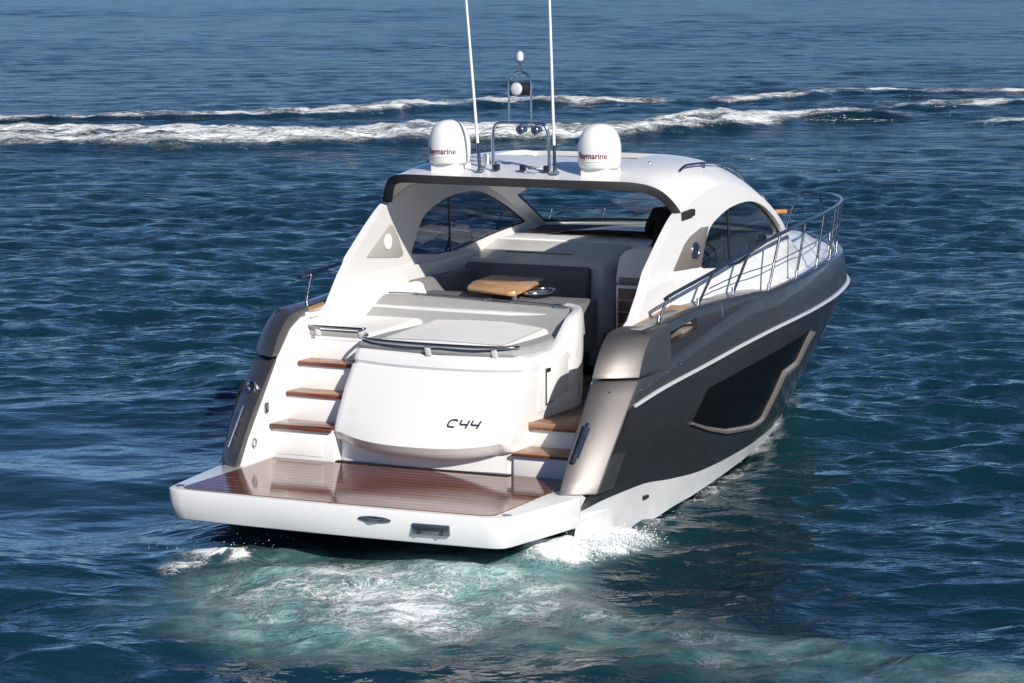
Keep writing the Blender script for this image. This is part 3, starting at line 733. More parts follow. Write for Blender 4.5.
part(box(.93, 1.705, 1.712, 1.75, .655, .683), 'tread_nosing', M['teak_trim'], cst, bevel=.006)
sole = part(MB().add(box(-1.6, 1.70, 2.09, 5.35, .86, .925)), 'cockpit_sole', M['teak_dark'], bevel=.006)
part(box(.935, 1.70, 2.085, 2.13, .885, .932), 'sole_nosing', M['teak'], sole, bevel=.006)

# ---- sunpad
pad = MB().add(loft([[(x, y, z) for x, y in P] for z, P in (
    (1.55, [(-.93, 2.10), (0, 2.02), (.78, 2.10), (.86, 2.35), (.84, 3.15), (.70, 3.62), (-1.70, 3.62), (-1.70, 3.0), (-.98, 2.95)]),
    (1.60, [(-.95, 2.07), (0, 1.99), (.79, 2.07), (.88, 2.33), (.86, 3.15), (.70, 3.62), (-1.70, 3.62), (-1.70, 3.0), (-1.0, 2.95)]),
    (1.645, [(-.92, 2.14), (0, 2.06), (.76, 2.14), (.83, 2.38), (.80, 3.15), (.68, 3.62), (-1.68, 3.62), (-1.68, 3.0), (-.98, 2.95)]))]))
sunpad = part(pad, 'sunpad', M['grey_fabric'], bevel=.02, smooth=50)
def padtop(u, v):
    y = 2.17 + 1.42 * v; xl = -.80 - .05 * v; xr_ = .66 - .10 * v ** 2 + .0
    x = xl + (xr_ - xl) * u
    ed = min(u, 1 - u, v, 1 - v); zz = 1.625 + .05 * v + .035 * min(1, ed / .06) ** .5 - .008 * math.cos(u * 6.28)
    return (x, y - .07 * (1 - (2 * u - 1) ** 2) * (1 - v), zz)
part(solid(grid(padtop, 40, 30), (0, 0, -.05)), 'white_cushion', M['pad'], sunpad, smooth=50)
pp = [padtop(u, v) for u, v in [(q, .05) for q in np.linspace(.05, .95, 24)] + [(.95, q) for q in np.linspace(.08, .95, 18)] + [(q, .95) for q in np.linspace(.92, .05, 24)] + [(.05, q) for q in np.linspace(.92, .08, 18)]]
part(tube([(p[0], p[1], p[2] + .002) for p in pp], .006, 6, True), 'piping', M['grey_fabric'], sunpad, smooth=60)
def sidepad(u, v):
    y = 2.47 + 1.35 * v; x = -1.735 + (.80 + .02 * v) * u; ed = min(u, 1 - u, v, 1 - v)
    return (x, y, 1.625 + .05 * v + .035 * min(1, ed / .08) ** .5)
part(solid(grid(sidepad, 20, 20), (0, 0, -.06)), 'side_cushion', M['pad'], sunpad, smooth=50)
# sloping backrest between sunpad and cockpit
br = []
for x, dy, dz in ((-1.66, .0, -.01), (-1.55, .02, .02), (-1.2, .05, .025), (0, .0, .0), (.55, -.12, -.005), (.72, -.2, -.01), (.80, -.3, -.03)):
    br.append([(x, 3.40 + dy, 1.62 + dz), (x, 3.47 + dy, 1.70 + dz), (x, 3.80 + dy * .7, 1.845 + dz), (x, 3.87 + dy * .7, 1.868 + dz), (x, 3.93 + dy * .7, 1.855 + dz), (x, 3.98 + dy * .7, 1.60), (x, 3.5 + dy, 1.55)])
part(loft(br), 'sunpad_backrest', M['grey_fabric'], sunpad, smooth=50)
part(box(-1.59, .50, 3.62, 3.93, .92, 1.80), 'backrest_base', M['liner'], sunpad, bevel=.02)
part(box(-1.55, .50, 3.94, 4.80, 1.30, 1.84), 'seat_base', M['dgrey'], sunpad, bevel=.03)
# stainless rails round the sunpad
def rail(P, r, name, mat, parent, feet=(), per=6, foot_mat=None, h=.06, feet_vec=(0, .02, -1)):
    q = catmull(P, per); o = part(tube(q, r, 8), name, mat, parent, smooth=60)
    for f in feet:
        p = q[int(f * (len(q) - 1))]; v = np.array(feet_vec); v = v / np.linalg.norm(v) * h
        part(tube([p, p + v], r * 1.7, 8), name + '_foot', foot_mat or mat, parent, smooth=60)
    return o
srail = rail([(-.99, 2.36, 1.655), (-.95, 2.20, 1.655), (-.80, 2.06, 1.655), (-.4, 1.985, 1.655), (0, 1.965, 1.655), (.45, 1.99, 1.655), (.72, 2.08, 1.655), (.80, 2.16, 1.655)], .017, 'sunpad_rail', M['dsteel'], sunpad)
for x, y in ((-.90, 2.13), (-.12, 1.968), (.58, 2.03)): part(prism([(x - .03, y + .005, 1.65), (x + .03, y + .005, 1.65), (x + .045, y + .02, 1.54), (x - .015, y + .02, 1.54)], (0, .014, 0)), 'rail_bracket', M['liner'], sunpad, bevel=.004)
rail([(-1.73, 2.50, 1.70), (-1.73, 2.44, 1.70), (-1.4, 2.43, 1.70), (-1.10, 2.43, 1.70), (-1.08, 2.48, 1.70)], .015, 'stairhead_rail', M['dsteel'], sunpad)
for x in (-1.62, -1.12): part(prism([(x - .03, 2.44, 1.695), (x + .03, 2.44, 1.695), (x + .045, 2.46, 1.60), (x - .015, 2.46, 1.60)], (0, .014, 0)), 'rail_bracket', M['liner'], sunpad, bevel=.004)
part(box(-1.742, -1.05, 2.462, 2.50, 1.60, 1.665), 'pad_edge', M['grey_fabric'], sunpad, bevel=.01)
rail([(-1.55, 3.90, 1.90), (-1.3, 3.90, 1.905), (-.5, 3.86, 1.895), (.3, 3.80, 1.885), (.62, 3.72, 1.87)], .009, 'backrest_rail', M['dsteel'], sunpad)
for x, y, z in ((-1.25, 3.90, 1.90), (-.36, 3.855, 1.893), (.48, 3.76, 1.88)): part(box(x - .035, x + .035, y - .01, y + .05, z - .04, z + .012), 'rail_clip', M['dsteel'], sunpad, bevel=.006)

# ---- cockpit furniture
lounge = part(MB().add(box(-1.60, -1.12, 4.0, 5.9, .93, 1.36)).add(box(-1.60, -.08, 5.42, 5.9, .93, 1.36)), 'lounge_seat', M['mgrey'], bevel=.03)
part(MB().add(box(-1.595, -1.10, 3.98, 5.36, 1.36, 1.48)).add(box(-1.595, -.08, 5.36, 5.83, 1.36, 1.48)), 'seat_cushion', M['dgrey'], lounge, bevel=.03)
part(loft([[(x, y, z) for y, z in ((5.66, 1.44), (5.84, 2.045), (5.92, 2.045), (5.92, 1.44))] for x in (-1.59, -.07)]), 'backrest', M['dgrey'], lounge, bevel=.03)
part(loft([[(x, y, z) for x, z in ((-1.38, 1.48), (-1.50, 1.98), (-1.598, 1.98), (-1.598, 1.48))] for y in (4.43, 5.8)]), 'side_backrest', M['mgrey'], lounge, bevel=.03)
part(loft([[(x, 4.02, 1.80 + .9 * z) for x, z in ((-1.62, 0), (-1.60, .10), (-1.54, .185), (-1.46, .20), (-1.40, .17), (-1.36, .06), (-1.34, 0))], [(x, 4.42, 1.80 + .9 * z) for x, z in ((-1.62, 0), (-1.60, .10), (-1.54, .185), (-1.46, .20), (-1.40, .17), (-1.36, .06), (-1.34, 0))]]), 'head_cushion', M['pad'], lounge, bevel=.012)
# galley unit behind the lounge
def unit(u, v):
    pass
ub = []
for x, s_ in ((-1.595, 0), (-.05, 0), (.06, .03), (.12, .12)):
    ub.append([(x, 5.93 + s_, .93), (x, 5.93 + s_, 2.03), (x, 5.97 + s_, 2.075 - s_ * .3), (x, 6.62, 2.235 - s_ * .5), (x, 6.70, 2.24 - s_ * .5), (x, 6.70, .93)])
wetbar = part(loft(ub), 'wet_bar', M['liner'], bevel=.015, smooth=40)
part(prism([(.118, 6.1, 1.36), (.118, 6.6, 1.36), (.118, 6.6, 2.05), (.118, 6.15, 1.95)], (.010, 0, 0)), 'end_panel', M['mgrey'], wetbar, bevel=.01)
part(prism([(-1.27, 6.22, 2.133), (-.45, 6.22, 2.133), (-.45, 6.245, 2.139), (-1.27, 6.245, 2.139)], (0, 0, .006)), 'lid_gap', M['trim'], wetbar)
part(loft([[(x, 6.68, 1.3), (x, 6.68, 2.255), (x, 7.05, 2.27), (x, 7.32 + .55 * (1 - (x / 1.45) ** 2), 2.265), (x, 7.32 + .55 * (1 - (x / 1.45) ** 2), 1.3)] for x in np.linspace(-1.56, .30, 14)]), 'saloon_top', M['white'], wetbar, smooth=40, bevel=.012)
dash = part(loft([[(x, 7.10 + .55 * (1 - (x / 1.45) ** 2), 2.26), (x, 7.14 + .55 * (1 - (x / 1.45) ** 2), 2.305), (x, 7.44 + .6 * (1 - (x / 1.45) ** 2), 2.335), (x, 7.5 + .6 * (1 - (x / 1.45) ** 2), 2.26)] for x in np.linspace(-1.40, 1.40, 24)]), 'dashboard', M['black'], smooth=40, bevel=.01)
part(loft([[(x, 7.085 + .55 * (1 - (x / 1.45) ** 2), 2.25), (x, 7.085 + .55 * (1 - (x / 1.45) ** 2), 2.295), (x, 7.135 + .55 * (1 - (x / 1.45) ** 2), 2.312), (x, 7.135 + .55 * (1 - (x / 1.45) ** 2), 2.25)] for x in np.linspace(-1.42, 1.42, 24)]), 'dash_trim', M['brown'], dash, smooth=50)
# helm console, wheel
part(loft([[(x, 6.75, 1.35), (x, 6.70, 2.15), (x, 6.95, 2.36), (x, 7.25, 2.40), (x, 7.3, 1.35)] for x in (.52, 1.40)]), 'helm_console', M['dgrey'], dash, bevel=.02)
wc = np.array((.95, 6.58, 2.12)); wu = np.array((1, 0, 0)); wv = np.array((0, .45, .9)) / math.hypot(.45, .9)
wh = MB().add(tube([wc + .19 * (math.cos(a) * wu + math.sin(a) * wv) for a in np.linspace(0, 6.283, 28, False)], .016, 8, True))
for a in (0, 2.1, 4.2): wh.add(tube([wc, wc + .19 * (math.cos(a) * wu + math.sin(a) * wv)], .012, 6))
wh.add(tube([wc, wc + np.array((0, .2, -.08))], .03, 8))
part(wh, 'steering_wheel', M['black'], dash)
# table
tb = [(-.80, 4.27, 0), (-.74, 4.20, 0), (-.17, 3.96, 0), (-.10, 4.0, 0), (-.30, 5.0, 0), (-.36, 5.30, 0), (-.42, 5.33, 0), (-.98, 5.40, 0), (-1.03, 5.32, 0), (-.95, 4.70, 0)]
table = part(prism([(x, y, 1.92) for x, y, _ in tb], (0, 0, .05)), 'dining_table', M['wood'], bevel=.014)
part(tube([(-.20, 4.18, 1.84), (-.20, 4.18, 1.93)], .03, 12), 'table_peg', M['steel'], table)
part(tube([(-.55, 4.75, .925), (-.55, 4.75, 1.93)], .045, 14), 'table_leg', M['steel'], table)
part(MB().add(tube([(-.12 + .15 * math.cos(a), 4.62 + .26 * math.sin(a), 1.91) for a in np.linspace(0, 6.283, 28, False)], .014, 8, True)).add(lathe([(0, 0), (.13, 0), (.13, .012), (.02, .02), (.001, .02)], (-.12, 4.62, 1.895), 24)), 'table_ring', M['steel'], table)
# raised helm deck and steps
helm_deck = part(MB().add(box(.125, 1.598, 5.75, 7.5, .93, 1.345)).add(box(.14, 1.598, 5.45, 5.76, .93, 1.14)), 'helm_deck', M['mgrey'], bevel=.015)
part(box(.18, 1.58, 5.48, 5.73, 1.14, 1.15), 'teak_tread', M['teak_dark'], helm_deck)
part(box(.13, .50, 6.62, 6.70, 1.345, 2.2), 'companionway_shade_panel', M['void_shade'], helm_deck, bevel=.01)  # dark panel standing in for the shade inside the open companionway
# helm seat on a cabinet
hs = part(MB().add(box(.625, 1.42, 4.96, 5.42, .93, 1.985)), 'helm_seat', M['white'], bevel=.02)
part(box(.665, 1.36, 4.935, 4.965, 1.00, 1.945), 'cabinet_front', M['cabinet'], hs, bevel=.006)
part(box(.66, 1.40, 4.93, 5.40, 1.985, 2.065), 'seat_cushion', M['mgrey'], hs, bevel=.03)
sh = []
for y in (4.95, 5.10):
    P = [(.62, 1.99)] + [(.62 + .02, 2.18), (.66, 2.28), (.74, 2.355), (.86, 2.385), (1.2, 2.385), (1.34, 2.35), (1.41, 2.25), (1.42, 1.99)]
    sh.append([(x, y + .08 * (z - 2), z) for x, z in P])
part(loft(sh), 'seat_shell', M['liner'], hs, bevel=.025, smooth=50)
part(lathe([(0, 0), (.09, 0), (.09, .22), (.05, .26), (.001, .26)], (.98, 4.86, 1.58), 14), 'white_bottle', M['whitepaint'], hs)

# ---- cabin sides with window openings
WIN = [(4.60, 2.28), (4.86, 2.62), (5.2, 2.765), (5.6, 2.845), (6.05, 2.835), (6.55, 2.735), (7.0, 2.56), (7.36, 2.385), (6.6, 2.285), (5.8, 2.185), (5.3, 2.18), (4.62, 2.24)]
OUT = [(2.48, 1.72), (2.87, 1.88), (3.10, 2.13), (3.25, 2.33), (3.55, 2.54), (3.82, 2.72), (4.10, 2.86), (4.6, 3.0), (5.2, 3.065), (5.8, 3.02), (6.4, 2.88), (6.9, 2.70), (7.3, 2.52), (7.6, 2.36), (8.0, 2.16), (8.4, 1.95), (8.4, 1.78), (6.0, 1.78), (4.0, 1.78), (2.48, 1.70)]
WIN = [tuple(p) for p in catmull([(4.62, 2.27), (4.86, 2.61), (5.2, 2.745), (5.6, 2.818), (6.1, 2.828), (6.52, 2.755), (7.0, 2.575), (7.38, 2.385)], 4)] + [(7.36, 2.37), (6.6, 2.285), (5.8, 2.185), (5.3, 2.18), (4.64, 2.235)]
OUT = OUT[:4] + [tuple(p) for p in catmull(OUT[4:16], 3)] + OUT[16:]
CC = np.array((6.0, 2.5))
def sx_(y, z):
    b = pchip([2.4, 5.5, 6.5, 7.3, 8.0, 8.4], [1.735, 1.735, 1.715, 1.655, 1.52, 1.38])(y)
    lowf = max(0.0, (2.24 - z)) / .44
    fl = min(1, max(0, (y - 3.5) / 1.1))
    return b - .03 * max(0, z - 2.3) + .11 * fl * lowf ** 1.5 + (.02 if z < 2.235 else 0)
def angs(P): return [math.atan2(p[1] - CC[1], p[0] - CC[0]) for p in P]
def ray(P, a):
    d = np.array((math.cos(a), math.sin(a))); best = None
    for i in range(len(P)):
        p = np.array(P[i]) - CC; q = np.array(P[(i + 1) % len(P)]) - CC; e = q - p
        den = d[0] * e[1] - d[1] * e[0]
        if abs(den) < 1e-12: continue
        t = (p[0] * e[1] - p[1] * e[0]) / den; s_ = (p[0] * d[1] - p[1] * d[0]) / den
        if t > 0 and -1e-9 <= s_ <= 1 + 1e-9: best = t if best is None else min(best, t)
    return CC + d * best
WINs = [tuple(p) for p in WIN]
AA = sorted(set([round(a, 5) for a in angs(WIN) + angs(OUT)] + [round(a, 5) for a in np.linspace(-math.pi, math.pi, 140, False)]))
IN_ = [ray(WIN, a) for a in AA]; OU_ = [ray(OUT, a) for a in AA]
NR = 10
sides = []
for sg in (1, -1):
    mb = MB()
    rings = [[tuple(p + (q - p) * (k / NR)) for p, q in zip(IN_, OU_)] for k in range(NR + 1)]
    outer = [[(sg * sx_(y, z), y, z) for y, z in r_] for r_ in rings]
    inner = [[(sg * (sx_(y, max(z, 2.24)) - .09), y, z) for y, z in r_] for r_ in rings]
    V1, F1 = loft(outer, True, False, False); V2, F2 = loft(inner, True, False, False)
    mb.add((V1, F1), 0).add((V2, F2), 1)
    mb.add(loft([outer[0], inner[0]], True, False, False), 0).add(loft([outer[-1], inner[-1]], True, False, False), 0)
    cs_ = part(mb, 'cabin_side', [M['white'], M['liner']], smooth=38); sides.append(cs_)
    g = [(sg * (sx_(y, z) - .06), y, z) for y, z in IN_]
    cen = (sg * (sx_(6.0, 2.5) - .06), 6.0, 2.5)
    n = len(g); mid = [tuple((np.array(p) + np.array(cen)) / 2) for p in g]
    mid = [(sg * (sx_(p[1], p[2]) - .06), p[1], p[2]) for p in mid]
    V = g + mid + [cen]; F = [(i, (i + 1) % n, n + (i + 1) % n, n + i) for i in range(n)] + [(n + i, n + (i + 1) % n, 2 * n) for i in range(n)]
    part((V, F), 'side_window', M['glass'], cs_, smooth=60)
    part(tube([(sg * (sx_(y, z) - .06), y, z) for y, z in IN_[::2]], .014, 6, True), 'window_gasket', M['black'], cs_)
    # window mullion bar seen through the glass
    part(tube([(sg * (sx_(5.55, 2.3) - .06), 5.62, 2.18), (sg * (sx_(5.6, 2.6) - .06), 5.55, 2.84)], .014, 6), 'window_bar', M['black'], cs_)
    # outside trim panel behind the window, with a round emblem
    P = [(3.84, 2.285), (4.60, 2.255), (4.70, 2.44), (4.84, 2.66), (4.62, 2.665), (4.32, 2.60), (4.16, 2.53)]
    n = len(P); V = [(sg * (sx_(y, z) + .004), y, z) for y, z in P]
    part(solid((V, [tuple(range(n))]), (sg * .008, 0, 0)), 'quarter_panel', M['taupe'], cs_, bevel=.003)
    c = (4.42, 2.44); 
    E1 = [(sg * (sx_(c[0] + .10 * math.cos(a), c[1]) + .016), c[0] + .095 * math.cos(a), c[1] + .085 * math.sin(a)) for a in np.linspace(0, 6.283, 24, False)]
    part(solid((E1, [tuple(range(24))]), (sg * .008, 0, 0)), 'emblem', M['navy'], cs_)
    part(tube([(p[0] + sg * .006, p[1], p[2]) for p in E1], .010, 6, True), 'emblem_ring', M['steel'], cs_)
    # inside triangular speaker panel
    P = [(3.56, 2.30), (4.30, 2.235), (4.385, 2.245), (4.40, 2.28), (4.28, 2.46), (4.16, 2.585), (4.09, 2.61), (4.02, 2.575), (3.86, 2.48), (3.7, 2.39)]
    n = len(P); V = [(sg * (sx_(y, max(z, 2.24)) - .09 - .003), y, z) for y, z in P]
    part(solid((V, [tuple(range(n))]), (-sg * .008, 0, 0)), 'inner_panel', simple('warm_grey_panel', (.38, .37, .345), .6), cs_, bevel=.003)
    E2 = [(sg * (sx_(4.03, 2.43) - .09 - .014), 4.03 + .085 * math.cos(a), 2.43 + .085 * math.sin(a)) for a in np.linspace(0, 6.283, 24, False)]
    part(solid((E2, [tuple(range(24))]), (-sg * .008, 0, 0)), 'speaker', M['whitepaint'], cs_)
    # inner coaming wall below
    part(prism([(sg * 1.60, y, z) for y, z in ((2.55, .93), (2.55, 1.69), (2.95, 1.88), (3.22, 2.12), (7.3, 2.14), (7.3, .93))], (sg * .047, 0, 0)) if False else MB().add(prism([(sg * 1.60, y, z) for y, z in ((2.55, .93), (2.55, 1.69), (2.95, 1.88), (3.22, 2.12), (7.3, 2.14), (7.3, .93))], (sg * .047, 0, 0))).add(prism([(sg * 1.640, y, z) for y, z in ((2.47, 1.3), (2.47, 1.705), (2.9, 1.86), (3.3, 1.95), (7.0, 1.95), (7.0, 1.3))], (sg * .075, 0, 0))), 'coaming_liner', M['liner'], cs_, bevel=.015)

# ---- hardtop : lofted shell from side shoulder to centre line, front part is the windscreen
Sy = [4.10, 4.6, 5.2, 5.8, 6.4, 6.9, 7.3, 7.6]; Sz = [2.86, 3.0, 3.065, 3.02, 2.88, 2.70, 2.52, 2.36]
St = [0, .13, .28, .42, .56, .68, .85, 1.0]
fSy = pchip(St, Sy); fSz = pchip(St, Sz)
fCy = pchip([0, .2, .42, .56, .68, .85, 1.0], [3.62, 4.5, 5.6, 6.3, 6.85, 7.55, 8.15]); fCz = pchip([0, .2, .42, .56, .68, .85, 1.0], [3.19, 3.305, 3.345, 3.28, 3.12, 2.74, 2.345])
def rooff(t, v):  # v -1..1
    sy, sz = fSy(t), fSz(t); cy, cz = fCy(t), fCz(t); b = sx_(sy, sz)
    a = 1 - abs(v); e = 13 - 10.4 * min(1, max(0, t / .75)) ** .6; f = 1 - (1 - a) ** e; ey = 1 - (1 - a) ** (5.0 if t < .3 else 5.0 - 2.8 * min(1, (t - .3) / .4))
    x = b * math.copysign(1 - (1 - abs(v)) if False else abs(v), v)
    return (x, sy + (cy - sy) * ey, sz + (cz - sz) * f)
vals = [math.copysign(1 - (1 - abs(q)) ** 2.6, q) for q in np.linspace(-1, 1, 81)]
TN = 50; tl = [i / TN for i in range(TN + 1)]
roofF = []; glassF = []
V = [rooff(t, v) for t in tl for v in vals]; w = len(vals)
for i in range(TN):
    for j in range(w - 1):
        f = (i * w + j, i * w + j + 1, (i + 1) * w + j + 1, (i + 1) * w + j)
        c = (vals[j] + vals[j + 1]) / 2; tm = (tl[i] + tl[i + 1]) / 2; p = rooff(tm, c)
        if tm > .70 and abs(c) < .90 and tm < .975: glassF.append(f)
        elif abs(p[0]) < .80 and 5.0 < p[1] < 6.0 and tm < .6: continue      # open sunroof
        else: roofF.append(f)
def compact(V, F):
    m = {}; V2 = []
    for f in F:
        for k in f:
            if k not in m: m[k] = len(V2); V2.append(V[k])
    return V2, [tuple(m[k] for k in f) for f in F]
rv = compact(V, roofF)
sd_ = solid(rv, lambda p: (p[0] * .972, p[1] + .012, p[2] - .055))
nF = len(rv[1])
mb = MB(); mb.V = sd_[0]; mb.F = sd_[1]; mb.fm = [0] * nF + [1] * nF + [0] * (len(sd_[1]) - 2 * nF)
hardtop = part(mb, 'hardtop', [M['white'], M['liner']], smooth=40)
ws = compact(V, glassF); ws = ([(p[0], p[1] + .006, p[2] - .02) for p in ws[0]], ws[1])
screen = part(ws, 'windscreen', M['wglass'], hardtop, smooth=60)
bt = []
for t, vv in [(.975, v) for v in np.linspace(-.90, .90, 30)] + [(t, .90) for t in np.linspace(.96, .71, 8)] + [(.70, v) for v in np.linspace(.90, -.90, 30)] + [(t, -.90) for t in np.linspace(.71, .96, 8)]:
    p = rooff(t, vv); bt.append((p[0], p[1], p[2] - .02))
part(tube(bt, .018, 6, True), 'screen_gasket', M['black'], hardtop)
# dark woven trim along the aft edge
edge = [rooff(0, v) for v in vals]
er = []
for i, p in enumerate(edge):
    a = np.array(edge[max(0, i - 1)]); b = np.array(edge[min(len(edge) - 1, i + 1)]); d = b - a; d /= np.linalg.norm(d)
    n_ = np.cross(d, (0, -1, 0)); n_ = n_ / np.linalg.norm(n_)
    if n_[2] < 0: n_ = -n_
    dn = -n_; q = np.array(p)
    h = .088
    er.append([tuple(q + (0, -.012, 0) - dn * (-.0)), tuple(q + (0, .05, 0)), tuple(q + (0, .05, 0) + dn * h), tuple(q + (0, -.012, 0) + dn * h), tuple(q + (0, -.022, 0) + dn * h * .5)])
tip = er[-1]; 
part(loft(er), 'hardtop_trim', M['trim'], hardtop, smooth=45)
for sg in (1, -1):
    e = edge[-1] if sg > 0 else edge[0]
    part(loft([[(e[0], e[1] - .01, e[2]), (e[0], e[1] - .01, e[2] - .10), (e[0] - sg * .07, e[1] - .01, e[2] - .10), (e[0] - sg * .07, e[1] - .01, e[2])], [(e[0] + sg * .05, e[1] + .28, e[2] + .02), (e[0] + sg * .05, e[1] + .28, e[2] - .05), (e[0] - sg * .02, e[1] + .28, e[2] - .05), (e[0] - sg * .02, e[1] + .28, e[2] + .02)]]), 'trim_end', M['trim'], hardtop, bevel=.01)
# grey strips inside the liner by the port pillar, wiper on the screen
for dx in (0, .12): 
    P = [rooff(t, -.80 + dx * .6) for t in np.linspace(.40, .70, 8)]
    part(loft([[(p[0] - .02, p[1], p[2] - .075), (p[0] + .02, p[1], p[2] - .075), (p[0] + .02, p[1], p[2] - .07), (p[0] - .02, p[1], p[2] - .07)] for p in P]), 'liner_strip', M['mgrey'], hardtop)
part(MB().add(tube([(-.5, 8.13, 2.42), (-.1, 7.93, 2.55), (.30, 7.72, 2.68)], .012, 6)).add(tube([(.0, 7.75, 2.70), (.55, 7.55, 2.72)], .012, 6)), 'wiper', M['black'], hardtop)
# grab rails on the roof edge
for sg in (1, -1):
    P = []
    for t in np.linspace(.19, .62, 12):
        p = rooff(t, .86); P.append((sg * p[0], p[1], p[2] + .05 + .0 * t))
    P[0] = (P[0][0], P[0][1], P[0][2] - .045); P[-1] = (P[-1][0], P[-1][1], P[-1][2] - .045)
    rail(P, .014, 'roof_grab_rail', M['dsteel'], hardtop, feet=(.35, .68), h=.05)
    P = [];
    for t in np.linspace(.66, .76, 6):
        p = rooff(t, .93); P.append((sg * p[0], p[1], p[2] + .05))
    P[0] = (P[0][0], P[0][1], P[0][2] - .045); P[-1] = (P[-1][0], P[-1][1], P[-1][2] - .045)
    rail(P, .013, 'screen_grab_rail', M['steel'], hardtop)
    part(lathe([(0, 0), (.02, 0), (.02, .02), (.008, .04), (.001, .04)], (sg * 1.10, 4.75, 3.285), 10), 'roof_stud', M['dsteel'], hardtop)
# plinth under the domes, aerials and arch
rz = lambda x, y: 3.19 + .115 * min(1, max(0, (y - 3.62) / .9)) ** .8 - .05 * (abs(x) / 1.5) ** 3

for sg in (1, -1):
    c = (sg * .861, 3.98, 3.285)
    part(loft([[(c[0] + dx, c[1] + dy, z) for dx, dy in ((-.15, -.15), (.15, -.15), (.17, .17), (-.17, .17))] for z in (3.16, 3.30)]), 'dome_plinth', M['white'], hardtop, bevel=.012)
    prof = [(.0, 0), (.195, 0), (.213, .02), (.222, .08), (.224, .16), (.220, .24), (.205, .31), (.178, .37), (.138, .415), (.09, .44), (.04, .452), (.002, .455)]
    pr = np.array(prof)[1:]
    dome = part(lathe(prof, (c[0], c[1], 3.300), 48), 'satellite_dome', M['whitepaint'], hardtop, smooth=60)
    part(tube([(c[0] + .2215 * math.cos(a), c[1] + .2215 * math.sin(a), 3.372) for a in np.linspace(0, 6.283, 40, False)], .004, 6, True), 'dome_seam', M['liner'], dome)
    tx = text_mesh('Raymarine', .092, .0015, .0012)
    xs_ = [v[0] for v in tx[0]]; W_ = max(xs_) - min(xs_); k = .335 / W_
    zz0, rr0 = pr[:, 1], pr[:, 0]
    def bend(v):
        x = v[0] * k; z = .105 + v[1] * .95; r_ = np.interp(z, zz0, rr0) + .002 + max(0, v[2]); a = -math.pi / 2 + x / .224
        return (c[0] + r_ * math.cos(a), c[1] + r_ * math.sin(a), 3.300 + z)
    part(remap(tx, bend), 'dome_lettering', M['red'], dome)
    # whip aerials leaning aft
    b = np.array((sg * .429, 3.824, 3.23)); tp = np.array((sg * .471, 3.587, 5.012)); d = tp - b
    ant = part(tube([b + d * .0, b + d * .03, b + d * .17], [.026, .02, .016], 10), 'whip_aerial', M['dsteel'], hardtop)
    part(tube([b + d * .16, b + d * .9, b + d * 1.35], [.0155, .014, .010], 10), 'aerial_rod', M['whitepaint'], ant)
    part(lathe([(0, 0), (.05, 0), (.05, .015), (.02, .03), (.001, .03)], (b[0], b[1], 3.235), 14), 'aerial_foot', M['steel'], ant)
# radar arch and lights
arch = part(tube(catmull([(-.321, 3.915, 3.25), (-.321, 3.91, 3.45), (-.318, 3.905, 3.60), (-.295, 3.90, 3.70), (-.235, 3.90, 3.738), (0, 3.90, 3.742), (.235, 3.90, 3.738), (.295, 3.90, 3.70), (.318, 3.905, 3.60), (.321, 3.91, 3.45), (.321, 3.915, 3.25)], 6), .018, 10), 'light_mast', M['steel'], hardtop)
part(tube(catmull([(-.126, 3.895, 3.74), (-.126, 3.89, 4.0), (-.126, 3.89, 4.14), (-.09, 3.89, 4.235), (0, 3.89, 4.275), (.09, 3.89, 4.235), (.126, 3.89, 4.14), (.126, 3.89, 4.0), (.126, 3.895, 3.74)], 6), .012, 8), 'mast_hoop', M['steel'], arch)
part(MB().add(tube([(0, 3.89, 4.265), (0, 3.89, 4.375)], .016, 8)).add(lathe([(0, 0), (.045, 0), (.045, .015), (.03, .02), (.001, .02)], (0, 3.89, 4.37), 16)), 'anchor_light', M['dsteel'], arch)
part(lathe([(0, .02), (.035, .02), (.037, .08), (.028, .10), (.012, .115), (.001, .118)], (0, 3.89, 4.37), 16), 'light_lens', M['glow'], arch)
part(box(-.12, .12, 3.885, 3.90, 4.03, 4.165), 'lamp_plate', M['black'], arch, bevel=.006)
def cyl_y(c, r, L, seg=20): return tube([(c[0], c[1], c[2]), (c[0], c[1] + L, c[2])], r, seg)
part(tube([(0.0, 3.80, 4.10), (0.0, 3.89, 4.10)], [.072, .055], 20), 'search_light', M['steel'], arch)
part(sphere((0, 3.80, 4.10), .064, .02, .064, 16), 'search_light_lens', M['glow'], arch)
for x in (.015, .185):
    part(MB().add(tube([(x, 3.86, 3.675), (x, 3.97, 3.675)], [.05, .035], 16)).add(tube([(x, 3.9, 3.68), (x, 3.9, 3.735)], .01, 6)), 'deck_lamp', M['dsteel'], arch)
    part(sphere((x, 3.86, 3.675), .036, .012, .036, 12), 'deck_lamp_lens', M['dsteel'], arch)
for x in (-.27, .03, .30): part(box(x - .025, x + .025, 3.86, 3.93, 3.245, 3.31), 'mast_clamp', M['black'], arch, bevel=.008)
part(MB().add(box(-.50, -.44, 4.02, 4.08, 3.28, 3.40)), 'horn', M['whitepaint'], hardtop, bevel=.02)
part(MB().add(tube([(.10, 3.85, 3.30), (.14, 3.80, 3.28), (.2, 3.82, 3.275), (.26, 3.86, 3.28)], .008, 6)).add(sphere((.15, 3.87, 3.285), .02)).add(sphere((.22, 3.83, 3.28), .018)), 'cable_glands', M['dsteel'], hardtop)

